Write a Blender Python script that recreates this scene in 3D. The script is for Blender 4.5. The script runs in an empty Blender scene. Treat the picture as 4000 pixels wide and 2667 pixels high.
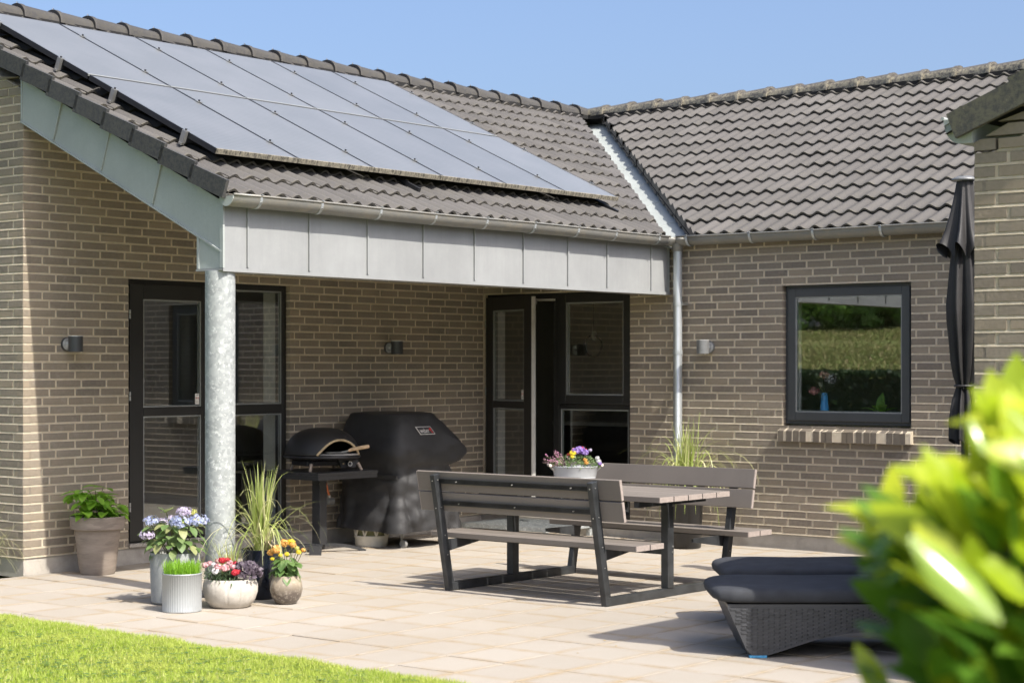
import bpy, bmesh, math, random
import numpy as np
from mathutils import Vector, Matrix, Euler
random.seed(7)
rnd = random.random
def ru(a, b): return a + (b - a) * rnd()
SC = bpy.context.scene
COL = SC.collection
# ------------------------------------------------------------------ camera
CF = 7208.8; CTH = 0.68251; CYH = 1431.6
CC = Vector((-13.7777, -11.5616, 1.5652))
CD = Vector((math.cos(CTH), math.sin(CTH), 0)); CL = Vector((math.sin(CTH), -math.cos(CTH), 0))
cam = bpy.data.cameras.new('camera'); camo = bpy.data.objects.new('camera', cam); COL.objects.link(camo)
cam.sensor_width = 36; cam.lens = CF / 4000 * 36; cam.shift_y = (CYH - 1333.5) / 4000
cam.clip_start = 0.1; cam.clip_end = 600
camo.location = CC; camo.rotation_euler = (math.pi / 2, 0, CTH - math.pi / 2)
cam.dof.use_dof = True; cam.dof.focus_distance = 13.0; cam.dof.aperture_fstop = 4.0
SC.camera = camo
# ------------------------------------------------------------------ light
SUN = Vector((0.130, 1.0, -1.16)).normalized()
w = bpy.data.worlds.new('World'); SC.world = w; w.use_nodes = True
nt = w.node_tree; bg = nt.nodes['Background']
sky = nt.nodes.new('ShaderNodeTexSky'); sky.sky_type = 'NISHITA'; sky.sun_disc = False
sky.sun_elevation = math.asin(-SUN.z); sky.sun_rotation = math.atan2(-SUN.x, -SUN.y)
sky.altitude = 0; sky.air_density = 0.7; sky.dust_density = 4.5; sky.ozone_density = 3.5
nt.links.new(sky.outputs[0], bg.inputs[0]); bg.inputs[1].default_value = 0.108
sl = bpy.data.lights.new('sun', 'SUN'); sl.energy = 3.0; sl.angle = math.radians(0.55); sl.color = (1.0, 0.94, 0.85)
slo = bpy.data.objects.new('sun', sl); COL.objects.link(slo)
slo.rotation_euler = SUN.to_track_quat('-Z', 'Y').to_euler(); slo.location = (-10, -25, 25)
SC.view_settings.view_transform = 'Standard'; SC.view_settings.look = 'None'
SC.view_settings.exposure = 1.27; SC.view_settings.gamma = 1.0; SC.view_settings.use_curve_mapping = False
SC.cycles.max_bounces = 10; SC.cycles.diffuse_bounces = 7; SC.cycles.glossy_bounces = 4
SC.cycles.transparent_max_bounces = 12; SC.cycles.sample_clamp_indirect = 6
try:
    SC.cycles.use_denoising = True
except Exception: pass

def proj(P):
    d = Vector(P) - CC; dep = d.dot(CD)
    return 2000 + CF * d.dot(CL) / dep, CYH - CF * d.z / dep, dep
# ------------------------------------------------------------------ helpers
def tag(o, label=None, cat=None, group=None, kind=None):
    if label: o['label'] = label
    if cat: o['category'] = cat
    if group: o['group'] = group
    if kind: o['kind'] = kind
    return o
def thing(name, label, cat, loc=(0, 0, 0), rz=0, group=None):
    o = bpy.data.objects.new(name, None); o.empty_display_size = .1; COL.objects.link(o)
    o.location = loc; o.rotation_euler = (0, 0, rz)
    return tag(o, label, cat, group)
class MB:
    """collects faces, builds one mesh"""
    def __init__(s): s.v = []; s.f = []; s.a = {}; s.n = 0
    def add(s, vs, fs, **at):
        b = len(s.v); s.v.extend([tuple(p) for p in vs]); s.f.extend([tuple(i + b for i in f) for f in fs])
        for k, val in at.items():
            L = s.a.setdefault(k, {})
            if isinstance(val, (list, tuple)):
                for i, x in enumerate(val): L[b + i] = x
            else:
                for i in range(len(vs)): L[b + i] = val
        return s
    def box(s, x0, x1, y0, y1, z0, z1, M=None, **at):
        vs = [Vector(p) for p in ((x0,y0,z0),(x1,y0,z0),(x1,y1,z0),(x0,y1,z0),(x0,y0,z1),(x1,y0,z1),(x1,y1,z1),(x0,y1,z1))]
        if M: vs = [M @ p for p in vs]
        return s.add(vs, [(0,3,2,1),(4,5,6,7),(0,1,5,4),(1,2,6,5),(2,3,7,6),(3,0,4,7)], **at)
    def prism(s, poly, a, b, **at):
        """poly: list of 3D points; offset vectors a,b"""
        n = len(poly); vs = [Vector(p) + Vector(a) for p in poly] + [Vector(p) + Vector(b) for p in poly]
        fs = [tuple(range(n))[::-1], tuple(range(n, 2 * n))] + [(i, (i + 1) % n, n + (i + 1) % n, n + i) for i in range(n)]
        return s.add(vs, fs, **at)
    def tube(s, pts, r, n=8, cap=True, **at):
        pts = [Vector(p) for p in pts]; rs = r if isinstance(r, (list, tuple)) else [r] * len(pts)
        vs = []; fs = []; up = None
        for i, p in enumerate(pts):
            t = (pts[min(i + 1, len(pts) - 1)] - pts[max(i - 1, 0)])
            if t.length < 1e-9: t = Vector((0, 0, 1))
            t.normalize()
            if up is None: up = Vector((0, 0, 1)) if abs(t.z) < .9 else Vector((1, 0, 0))
            a = t.cross(up).normalized(); b = a.cross(t).normalized()
            for k in range(n):
                q = 2 * math.pi * k / n; vs.append(p + (a * math.cos(q) + b * math.sin(q)) * rs[i])
        for i in range(len(pts) - 1):
            for k in range(n):
                k2 = (k + 1) % n; fs.append((i * n + k, i * n + k2, (i + 1) * n + k2, (i + 1) * n + k))
        if cap: fs.append(tuple(range(n))); fs.append(tuple(range((len(pts) - 1) * n, len(pts) * n))[::-1])
        return s.add(vs, fs, **at)
    def lathe(s, prof, n=32, c=(0, 0, 0), fn=None, **at):
        vs = []; fs = []
        for (r, z) in prof:
            for k in range(n):
                q = 2 * math.pi * k / n; rr = r * (fn(q, z) if fn else 1)
                vs.append((c[0] + rr * math.cos(q), c[1] + rr * math.sin(q), c[2] + z))
        for i in range(len(prof) - 1):
            for k in range(n):
                k2 = (k + 1) % n; fs.append((i * n + k, i * n + k2, (i + 1) * n + k2, (i + 1) * n + k))
        return s.add(vs, fs, **at)
    def sweep(s, path, prof, closed=False, cap=False):
        """path: list of (origin, e1, e2); prof: list of (a,b)"""
        m = len(prof); vs = []; fs = []
        for (o, e1, e2) in path:
            for (a, b) in prof: vs.append(Vector(o) + Vector(e1) * a + Vector(e2) * b)
        for i in range(len(path) - 1):
            for k in range(m - (0 if closed else 1)):
                k2 = (k + 1) % m; fs.append((i * m + k, i * m + k2, (i + 1) * m + k2, (i + 1) * m + k))
        if cap: fs.append(tuple(range(m))); fs.append(tuple(range((len(path) - 1) * m, len(path) * m))[::-1])
        return s.add(vs, fs)
    def mesh(s, name, mats):
        me = bpy.data.meshes.new(name); me.from_pydata(s.v, [], s.f)
        for k, L in s.a.items():
            if k == 'mi': continue
            at = me.attributes.new(k, 'FLOAT', 'POINT')
            arr = np.zeros(len(s.v), dtype=np.float32)
            for i, x in L.items(): arr[i] = x
            at.data.foreach_set('value', arr)
        if not isinstance(mats, (list, tuple)): mats = [mats]
        for m in mats: me.materials.append(m)
        if 'mi' in s.a:
            L = s.a['mi']
            for p in me.polygons: p.material_index = int(L.get(p.vertices[0], 0))
        me.validate(); me.update()
        return me
    def obj(s, name, mats, parent=None, smooth=False, loc=None, rot=None, fixn=False):
        me = s.mesh(name, mats)
        if fixn:
            bm = bmesh.new(); bm.from_mesh(me); bmesh.ops.recalc_face_normals(bm, faces=bm.faces); bm.to_mesh(me); bm.free()
        o = bpy.data.objects.new(name, me); COL.objects.link(o)
        if parent: o.parent = parent
        if loc: o.location = loc
        if rot: o.rotation_euler = rot
        if smooth: shade(o, smooth)
        return o
def shade(o, ang=True):
    me = o.data
    me.polygons.foreach_set('use_smooth', [True] * len(me.polygons))
    if ang is not True:
        try: me.set_sharp_from_angle(angle=math.radians(ang))
        except Exception: pass
def inst(name, me, M, parent=None):
    o = bpy.data.objects.new(name, me); COL.objects.link(o)
    if parent: o.parent = parent
    o.matrix_local = M
    return o
def basis(o, x, y, z):
    x, y, z = Vector(x), Vector(y), Vector(z)
    return Matrix(((x.x, y.x, z.x, o[0]), (x.y, y.y, z.y, o[1]), (x.z, y.z, z.z, o[2]), (0, 0, 0, 1)))
def bevel(o, wd=.004, seg=2):
    m = o.modifiers.new('b', 'BEVEL'); m.width = wd; m.segments = seg; m.limit_method = 'ANGLE'; m.angle_limit = math.radians(40)
    return o
# ------------------------------------------------------------------ materials
class NT:
    def __init__(s, name):
        s.m = bpy.data.materials.new(name); s.m.use_nodes = True; s.t = s.m.node_tree; s.b = s.t.nodes['Principled BSDF']
        s.out = s.t.nodes['Material Output']
    def n(s, typ, **kw):
        nd = s.t.nodes.new('ShaderNode' + typ)
        for k, v in kw.items():
            if k.startswith('i_'): nd.inputs[k[2:].replace('_', ' ')].default_value = v
            else: setattr(nd, k, v)
        return nd
    def l(s, a, b): s.t.links.new(a, b)
    def pos(s):
        if not hasattr(s, '_p'): s._p = s.n('NewGeometry').outputs['Position']
        return s._p
    def noise(s, scale, detail=4, rough=.55, vec=None, stretch=None):
        nd = s.n('TexNoise'); nd.inputs['Scale'].default_value = scale; nd.inputs['Detail'].default_value = detail; nd.inputs['Roughness'].default_value = rough
        v = vec or s.pos()
        if stretch:
            mp = s.n('Mapping'); mp.inputs['Scale'].default_value = stretch; s.l(v, mp.inputs[0]); v = mp.outputs[0]
        s.l(v, nd.inputs['Vector']); return nd.outputs['Fac']
    def ramp(s, fac, a, b, ca=(0, 0, 0, 1), cb=(1, 1, 1, 1)):
        r = s.n('ValToRGB'); r.color_ramp.elements[0].position = a; r.color_ramp.elements[1].position = b
        r.color_ramp.elements[0].color = ca; r.color_ramp.elements[1].color = cb; s.l(fac, r.inputs[0]); return r.outputs[0]
    def mix(s, fac, a, b, mode='MIX'):
        m = s.n('Mix', data_type='RGBA', blend_type=mode)
        for sock, v in ((m.inputs['Factor'], fac), (m.inputs['A'], a), (m.inputs['B'], b)):
            if hasattr(v, 'is_output') or isinstance(v, bpy.types.NodeSocket): s.l(v, sock)
            elif isinstance(v, (int, float)): sock.default_value = v
            else: sock.default_value = (*v[:3], 1)
        return m.outputs['Result']
    def math(s, op, a, b=0.0, clamp=False):
        m = s.n('Math', operation=op); m.use_clamp = clamp
        for i, v in enumerate((a, b)):
            if isinstance(v, (int, float)): m.inputs[i].default_value = v
            else: s.l(v, m.inputs[i])
        return m.outputs[0]
    def attr(s, name): return s.n('Attribute', attribute_name=name).outputs['Fac']
    def var(s):
        r = s.n('ObjectInfo').outputs['Random']; return s.math('FRACT', s.math('ADD', r, s.attr('var')))
    def bump(s, h, strength=.3, dist=.01):
        b = s.n('Bump'); b.inputs['Strength'].default_value = strength; b.inputs['Distance'].default_value = dist
        s.l(h, b.inputs['Height']); s.l(b.outputs[0], s.b.inputs['Normal']); return b.outputs[0]
    def col(s, c):
        if isinstance(c, bpy.types.NodeSocket): s.l(c, s.b.inputs['Base Color'])
        else: s.b.inputs['Base Color'].default_value = (*c[:3], 1)
    def set(s, rough=.6, metal=0, spec=.5):
        s.b.inputs['Roughness'].default_value = rough; s.b.inputs['Metallic'].default_value = metal
        s.b.inputs['Specular IOR Level'].default_value = spec
def simple(name, c, rough=.6, metal=0, spec=.5, vary=.12, scale=6, bs=0, bscale=80, bd=.003):
    m = NT(name); m.set(rough, metal, spec)
    n = m.noise(scale, 5)
    d = [min(1, x * (1 - vary)) for x in c]; u = [min(1, x * (1 + vary)) for x in c]
    m.col(m.mix(m.ramp(n, .3, .7), d, u))
    if bs: m.bump(m.noise(bscale, 3), bs, bd)
    return m.m
# brick
def brick_mat(name, base=(.140, .115, .088), gain=1.0):
    m = NT(name); m.set(.88, 0, .25)
    v = m.var()
    r = m.n('ValToRGB'); e = r.color_ramp.elements
    cols = [(0, (.160, .138, .114)), (.25, (.245, .202, .152)), (.5, (.205, .177, .142)), (.75, (.285, .234, .170)), (1, (.228, .198, .160))]
    e[0].position = 0; e[0].color = (*[x * gain for x in cols[0][1]], 1); e[1].position = 1; e[1].color = (*[x * gain for x in cols[4][1]], 1)
    for p, c in cols[1:4]:
        q = e.new(p); q.color = (*[x * gain for x in c], 1)
    m.l(v, r.inputs[0])
    n1 = m.noise(38, 5, .65); c = m.mix(m.ramp(n1, .3, .72), r.outputs[0], m.mix(.45, r.outputs[0], (.35 * gain, .30 * gain, .235 * gain)))
    n2 = m.noise(2.2, 3); c = m.mix(m.math('MULTIPLY', m.ramp(n2, .4, .75), .35), c, (.12, .108, .094))
    # pale lime bloom
    n3 = m.noise(14, 4, .7); n4 = m.noise(1.1, 2)
    bl = m.math('MULTIPLY', m.ramp(n3, .55, .75), m.ramp(n4, .52, .66))
    c = m.mix(m.math('MULTIPLY', bl, .55), c, (.36, .34, .31))
    m.col(c)
    h = m.math('ADD', m.noise(60, 6, .7), m.math('MULTIPLY', m.noise(260, 3, .6), .5))
    m.bump(h, .75, .006)
    return m.m
M_BRICK = brick_mat('brick_fired')
def mortar_mat():
    m = NT('mortar_lime'); m.set(.95, 0, .1)
    c = m.mix(m.ramp(m.noise(25, 5), .3, .7), (.76, .65, .48), (.84, .75, .60)); m.col(c)
    m.bump(m.math('ADD', m.noise(150, 4, .8), m.noise(420, 3, .7)), 1.0, .012)
    return m.m
M_MORTAR = mortar_mat()
def conc_mat(name, a, b, sc=8, bs=.5, stain=None):
    m = NT(name); m.set(.92, 0, .2)
    c = m.mix(m.ramp(m.noise(sc, 6, .65), .3, .72), a, b)
    c = m.mix(m.math('MULTIPLY', m.ramp(m.noise(220, 2), .55, .7), .35), c, tuple(x * .6 for x in a))
    if stain: c = m.mix(m.math('MULTIPLY', m.ramp(m.noise(2.3, 5, .7), .5, .7), .6), c, stain)
    m.col(c); m.bump(m.math('ADD', m.noise(90, 5, .7), m.noise(300, 3)), bs, .004); return m.m
M_PLINTH = conc_mat('plinth_render', (.36, .33, .29), (.50, .47, .42), 5, .6, (.24, .22, .19))
def paver_mat():
    m = NT('paver_concrete'); m.set(.93, 0, .2)
    v = m.var(); c = m.mix(v, (.322, .290, .245), (.372, .337, .288))
    c = m.mix(m.ramp(m.noise(3.0, 5, .6), .3, .75), c, m.mix(.5, c, (.36, .33, .29)))
    gr = m.noise(170, 3, .6); c = m.mix(m.math('MULTIPLY', m.ramp(gr, .5, .72), .45), c, (.30, .26, .21))
    gl = m.noise(240, 2, .6); c = m.mix(m.math('MULTIPLY', m.ramp(gl, .62, .74), .5), c, (.72, .68, .6))
    e = m.attr('edge'); st = m.math('MULTIPLY', m.ramp(e, .05, .95), m.ramp(m.noise(3.5, 4, .7), .36, .66))
    c = m.mix(m.math('MULTIPLY', st, .75), c, (.30, .225, .13))
    big = m.ramp(m.noise(.55, 4, .6), .45, .7); c = m.mix(m.math('MULTIPLY', big, .32), c, (.27, .225, .165))
    m.col(c); m.bump(m.math('ADD', gr, m.noise(60, 4)), .45, .004); return m.m
M_PAVER = paver_mat()
M_SAND = conc_mat('joint_sand', (.13, .095, .06), (.22, .16, .10), 30, .8)
def tile_mat(name, a, b, lich=.25, moss=(.30, .27, .16)):
    m = NT(name); m.set(.72, 0, .35)
    v = m.var(); c = m.mix(v, a, b)
    c = m.mix(m.math('MULTIPLY', m.ramp(m.noise(3, 5, .65), .35, .7), .4), c, tuple(x * .7 for x in a))
    c = m.mix(m.math('MULTIPLY', m.ramp(m.noise(130, 3), .45, .75), .3), c, tuple(min(1, x * 1.6) for x in b))
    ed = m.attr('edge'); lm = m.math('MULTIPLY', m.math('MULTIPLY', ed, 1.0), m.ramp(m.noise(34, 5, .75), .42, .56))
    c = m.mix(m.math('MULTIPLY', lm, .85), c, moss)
    sp = m.ramp(m.noise(55, 5, .8), .66, .72); c = m.mix(m.math('MULTIPLY', sp, lich), c, (.50, .46, .36))
    m.col(c); m.bump(m.math('ADD', m.noise(200, 3), m.noise(40, 4)), .35, .003); return m.m
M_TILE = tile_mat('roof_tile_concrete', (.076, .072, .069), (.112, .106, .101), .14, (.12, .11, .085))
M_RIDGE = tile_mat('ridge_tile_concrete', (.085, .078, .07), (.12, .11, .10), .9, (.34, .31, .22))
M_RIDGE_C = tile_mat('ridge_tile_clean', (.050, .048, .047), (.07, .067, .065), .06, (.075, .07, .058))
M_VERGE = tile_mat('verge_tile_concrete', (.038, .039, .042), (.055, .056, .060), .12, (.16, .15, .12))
def zinc_mat(name, c=(.46, .50, .51), rough=.42, metal=.35, speck=.3, spangle=False, stain=0.0, streak=0.0):
    m = NT(name); m.set(rough, metal, .5)
    a = [x * .86 for x in c]; b = [min(1, x * 1.1) for x in c]
    k = m.mix(m.ramp(m.noise(1.6, 6, .7), .3, .7), a, b)
    k = m.mix(m.math('MULTIPLY', m.ramp(m.noise(160, 3, .7), .5, .66), speck), k, [x * .72 for x in c])
    k = m.mix(m.math('MULTIPLY', m.ramp(m.noise(4.5, 5, .8), .68, .74), .5), k, (.80, .82, .82))
    if stain: k = m.mix(m.math('MULTIPLY', m.ramp(m.noise(5, 6, .8, stretch=(1, 1, 2.5)), .45, .7), stain), k, (.30, .265, .20))
    if streak: k = m.mix(m.math('MULTIPLY', m.ramp(m.noise(16, 5, .7, stretch=(1, 1, .10)), .45, .75), streak), k, [x * .75 for x in c])
    if spangle:
        vo = m.n('TexVoronoi'); vo.inputs['Scale'].default_value = 38; m.l(m.pos(), vo.inputs['Vector'])
        mp = m.ramp(m.noise(30, 5, .8), .55, .62)
        k = m.mix(m.math('MULTIPLY', vo.outputs['Color'], .28), k, (.72, .75, .75)); k = m.mix(m.math('MULTIPLY', mp, .6), k, (.70, .72, .71))
    m.col(k); m.bump(m.noise(14, 4), .12, .004); return m.m
M_ZINC = zinc_mat('zinc_sheet', (.305, .315, .315), .55, .15, streak=.35)
M_ZINC_B = zinc_mat('zinc_sheet_patina', (.37, .40, .385), .6, .05, .5, streak=.3)
M_GUT = zinc_mat('zinc_gutter', (.21, .21, .195), .5, .25, .2, stain=.7)
M_PIPE = zinc_mat('zinc_pipe', (.46, .49, .50), .38, .5, .15)
M_GALV = zinc_mat('galvanised_steel', (.255, .275, .272), .58, .12, .1, spangle=True)
M_DARK = simple('frame_paint_black', (.020, .020, .019), .38, 0, .5, .15, 3)
M_GREYF = simple('frame_paint_grey', (.055, .060, .065), .4, 0, .5, .1, 3)
M_SEAL = simple('glazing_gasket', (.26, .27, .26), .5, 0, .5, .1, 3)
M_STEEL = simple('bright_steel', (.45, .45, .43), .4, .8, .5, .08, 10)
M_ALU = simple('alu_edge', (.62, .61, .57), .45, .4, .5, .1, 10)
M_BLACK = simple('black_powder_coat', (.028, .029, .031), .42, 0, .5, .15, 4, .15, 200)
M_FRAME = simple('table_frame_steel', (.040, .043, .046), .42, .2, .5, .4, 9, .2, 120)
def board_mat():
    m = NT('composite_board'); m.set(.62, 0, .4)
    v = m.var(); c = m.mix(v, (.155, .135, .115), (.20, .175, .152))
    c = m.mix(m.math('MULTIPLY', m.ramp(m.noise(180, 3), .45, .7), .4), c, (.22, .20, .18))
    c = m.mix(m.math('MULTIPLY', m.ramp(m.noise(2.5, 4), .45, .7), .25), c, (.10, .088, .076))
    m.col(c); m.bump(m.noise(220, 3), .25, .002); return m.m
M_BOARD = board_mat()
M_BEND = simple('board_cut_end', (.34, .29, .26), .7, 0, .3, .1, 40)
def cloth_mat(name, c, rough=.7, sc=500, bs=.2, sheen=0):
    m = NT(name); m.set(rough, 0, .4)
    m.col(m.mix(m.ramp(m.noise(9, 5), .3, .7), [x * .8 for x in c], [x * 1.25 for x in c]))
    m.bump(m.math('ADD', m.noise(sc, 2), m.math('MULTIPLY', m.noise(9, 3), 1.2)), bs, .01); return m.m
M_COVER = cloth_mat('cover_black_polyester', (.028, .028, .029), .5, 300, .3)
M_UMB = cloth_mat('parasol_black_cloth', (.027, .026, .026), .58, 600, .12)
M_CUSH = cloth_mat('cushion_anthracite', (.040, .043, .050), .85, 700, .35)
M_PIPING = simple('cushion_piping', (.012, .012, .014), .8)
def wicker_mat():
    m = NT('wicker_resin'); m.set(.42, 0, .5)
    v = m.var(); m.col(m.mix(v, (.030, .031, .034), (.060, .062, .068))); return m.m
M_WICK = wicker_mat()
M_OVEN = simple('oven_black_enamel', (.022, .022, .024), .5, .1, .5, .2, 8, .2, 300)
M_WOOD = simple('ash_wood', (.50, .36, .22), .6, 0, .4, .25, 30)
M_WOODG = simple('weathered_wood_leg', (.36, .29, .23), .7, 0, .3, .2, 30)
M_EDGEW = simple('oven_mouth_trim', (.42, .33, .20), .6, 0, .4, .35, 40)
M_TAUPE = NT('taupe_stoneware'); M_TAUPE.set(.85, 0, .25)
_c = M_TAUPE.mix(M_TAUPE.ramp(M_TAUPE.noise(4, 6, .7, stretch=(1, 1, 5)), .3, .7), (.20, .165, .135), (.30, .255, .215))
_s = M_TAUPE.ramp(M_TAUPE.noise(3, 4, .6, stretch=(1.5, 1.5, 9)), .58, .62); _c = M_TAUPE.mix(M_TAUPE.math('MULTIPLY', _s, .4), _c, (.14, .115, .095))
M_TAUPE.col(_c); M_TAUPE.bump(M_TAUPE.noise(40, 5), .3, .004); M_TAUPE = M_TAUPE.m
M_CONCP = conc_mat('pot_cement_grey', (.20, .215, .22), (.36, .37, .36), 7, .3, (.48, .47, .43))
M_CORR = zinc_mat('corrugated_zinc_pot', (.38, .40, .405), .45, .3, .1)
M_WHITEP = conc_mat('pot_whitewashed', (.42, .385, .33), (.60, .57, .52), 9, .35, (.34, .31, .27))
M_NAVY = simple('glazed_navy_pot', (.010, .013, .022), .12, 0, .6, .2, 4)
def glaze():
    m = NT('brown_glazed_pot'); m.set(.22, 0, .5)
    g = m.n('TexCoord').outputs['Generated']; sep = m.n('SeparateXYZ'); m.l(g, sep.inputs[0])
    k = m.ramp(m.math('ADD', sep.outputs['Z'], m.math('MULTIPLY', m.math('SUBTRACT', m.noise(7, 4), .5), .5)), .35, .8, (.11, .09, .075, 1), (.33, .28, .21, 1))
    k = m.mix(m.math('MULTIPLY', m.ramp(m.noise(45, 4, .7), .5, .7), .5), k, (.50, .45, .36)); m.col(k); m.bump(m.noise(20, 3), .2, .004); return m.m
M_GLAZE = glaze()
M_PLAST = simple('black_plastic_pot', (.015, .015, .016), .35, 0, .5)
M_SOIL = conc_mat('potting_soil', (.020, .014, .010), (.045, .032, .022), 60, 1.0)
M_TUB = zinc_mat('painted_zinc_tub', (.50, .52, .53), .4, .15, .1)
M_WHITE = simple('white_paint', (.75, .74, .70), .5)
M_CREAM = simple('cream_plastic', (.66, .62, .52), .5, 0, .4, .12, 12)
M_ORANGE = simple('orange_gas_hose', (.60, .16, .05), .5)
M_BLUE = simple('blue_foot_pad', (.07, .30, .52), .5, 0, .4, .15, 60)
M_LAMPG = simple('lamp_grey_lacquer', (.20, .205, .205), .42, .3, .5, .1, 30)
M_LAMPB = simple('lamp_anthracite', (.055, .058, .062), .45, .2)
M_LAMPW = simple('lamp_bracket_light', (.66, .67, .67), .35, .5, .5, .3, 60)
M_ROOM = simple('room_plaster', (.58, .56, .52), .9, 0, .2, .05, 2)
M_ROOMF = simple('room_floor', (.10, .085, .07), .5, 0, .4, .1, 2)
M_SOFFIT = simple('soffit_board', (.62, .59, .52), .8, 0, .3, .06, 3)
M_UNDER = simple('roof_underlay', (.02, .02, .02), .9, 0, .2)
def glass_mat(name, ior=.1, tint=(.93, .95, .94)):
    m = NT(name); tr = m.n('BsdfTransparent'); tr.inputs[0].default_value = (*tint, 1)
    gl = m.n('BsdfGlossy'); gl.inputs['Roughness'].default_value = 0.0; gl.inputs[0].default_value = (.95, .97, 1, 1)
    ge = m.n('NewGeometry'); dp_ = m.n('VectorMath', operation='DOT_PRODUCT'); m.l(ge.outputs['Normal'], dp_.inputs[0]); m.l(ge.outputs['Incoming'], dp_.inputs[1])
    f0 = ior; k5 = m.math('POWER', m.math('SUBTRACT', 1.0, m.math('ABSOLUTE', dp_.outputs['Value']), True), 5.0)
    fac_ = m.math('ADD', m.math('MULTIPLY', k5, 1 - f0), f0, True)
    bp = m.n('Bump'); bp.inputs['Strength'].default_value = .02; bp.inputs['Distance'].default_value = .01; m.l(m.noise(1.6, 2), bp.inputs['Height']); m.l(bp.outputs[0], gl.inputs['Normal'])
    mx = m.n('MixShader'); m.l(fac_, mx.inputs[0]); m.l(tr.outputs[0], mx.inputs[1]); m.l(gl.outputs[0], mx.inputs[2])
    m.l(mx.outputs[0], m.out.inputs['Surface']); return m.m
M_GLASS = glass_mat('window_glass', .13)
M_GLASSC = glass_mat('clear_glass', .04)
def panel_mat():
    m = NT('solar_glass'); m.set(.35, 0, .5)
    w1 = m.n('TexWave'); w1.bands_direction = 'Y'; w1.inputs['Scale'].default_value = 9; w1.inputs['Distortion'].default_value = .4; m.l(m.pos(), w1.inputs['Vector'])
    v = m.var()
    c = m.mix(m.math('MULTIPLY', w1.outputs['Fac'], .45), m.mix(v, (.120, .127, .130), (.145, .152, .152)), (.235, .243, .243))
    c = m.mix(m.math('MULTIPLY', m.ramp(m.noise(2.0, 5, .6), .4, .75), .22), c, (.30, .30, .31))
    m.col(c); m.b.inputs['Coat Weight'].default_value = .35; m.b.inputs['Coat Roughness'].default_value = .18
    m.bump(m.noise(300, 2), .05, .001); return m.m
M_PANEL = panel_mat()
M_PFRAME = simple('panel_frame_black', (.022, .023, .026), .45, .2)
def mossy():
    m = NT('panel_lower_rim_lichen'); m.set(.9, 0, .2)
    k = m.ramp(m.noise(26, 6, .75, stretch=(2.5, 1, .6)), .38, .56, (.05, .048, .042, 1), (.29, .265, .205, 1)); m.col(k); m.bump(m.noise(90, 4), .6, .006); return m.m
M_LICH = mossy()
def leaf_mat(name, a, b, gl=.35, trans=.35, yel=None):
    m = NT(name); m.set(gl, 0, .5)
    v = m.var(); c = m.mix(v, a, b); c = m.mix(m.math('MULTIPLY', m.ramp(m.noise(30, 4), .35, .7), .35), c, tuple(x * .6 for x in a))
    if yel: c = m.mix(m.math('MULTIPLY', m.ramp(v, .7, .9), .8), c, yel)
    m.col(c)
    tl = m.n('BsdfTranslucent'); m.l(m.mix(.5, c, tuple(min(1, x * 2.2) for x in b)), tl.inputs[0])
    mx = m.n('MixShader'); mx.inputs[0].default_value = trans; m.l(m.b.outputs[0], mx.inputs[1]); m.l(tl.outputs[0], mx.inputs[2]); m.l(mx.outputs[0], m.out.inputs['Surface'])
    return m.m
M_LF_LIME = leaf_mat('leaf_lime', (.16, .32, .03), (.26, .45, .06), .4, .4)
M_LF_MID = leaf_mat('leaf_hydrangea', (.09, .17, .045), (.19, .27, .10), .5, .3, (.32, .32, .14))
M_LF_DAH = leaf_mat('leaf_dahlia', (.09, .17, .045), (.16, .25, .08), .5, .3)
M_LF_DIA = leaf_mat('leaf_dianthus', (.055, .10, .045), (.12, .18, .09), .5, .2)
M_GRASSP = leaf_mat('pot_grass', (.16, .34, .02), (.30, .52, .05), .45, .4)
M_LEMON = leaf_mat('lemongrass_blade', (.24, .33, .07), (.55, .60, .22), .4, .35, (.70, .64, .42))
M_HEUCH = leaf_mat('purple_foliage', (.06, .045, .06), (.14, .11, .14), .5, .15)
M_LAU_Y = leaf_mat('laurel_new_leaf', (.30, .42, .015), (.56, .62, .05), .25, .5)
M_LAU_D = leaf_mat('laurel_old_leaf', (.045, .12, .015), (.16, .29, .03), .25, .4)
M_HEDGE = leaf_mat('hedge_leaf', (.018, .045, .014), (.04, .09, .022), .5, .2)
M_TREE = leaf_mat('tree_leaf', (.12, .25, .04), (.24, .42, .08), .6, .3)
M_STEM = simple('plant_stem', (.11, .12, .05), .7, 0, .3, .3, 20)
M_BARK = simple('bark', (.10, .075, .05), .9, 0, .2, .3, 15)
M_MULCH = simple('dry_stem', (.42, .35, .22), .8, 0, .3, .3, 20)
def petal(name, a, b, tr=.3):
    return leaf_mat(name, a, b, .7, tr)
M_PBLUE = petal('petal_blue', (.30, .36, .62), (.52, .54, .72)); M_PLIL = petal('petal_lilac', (.42, .34, .52), (.62, .58, .66))
M_PYG = petal('petal_yellow_green', (.50, .52, .12), (.62, .60, .25)); M_PPINK = petal('petal_pink', (.62, .22, .26), (.78, .55, .55))
M_PRED = petal('petal_red', (.50, .02, .04), (.65, .06, .08)); M_POR = petal('petal_orange', (.70, .30, .06), (.78, .50, .16))
M_PYEL = petal('petal_yellow', (.80, .62, .02), (.85, .72, .10)); M_PVIO = petal('petal_violet', (.22, .10, .48), (.48, .36, .70))
M_PMAG = petal('petal_heather', (.45, .16, .30), (.66, .38, .48)); M_PWH = petal('petal_white', (.66, .66, .66), (.80, .78, .78))
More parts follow.
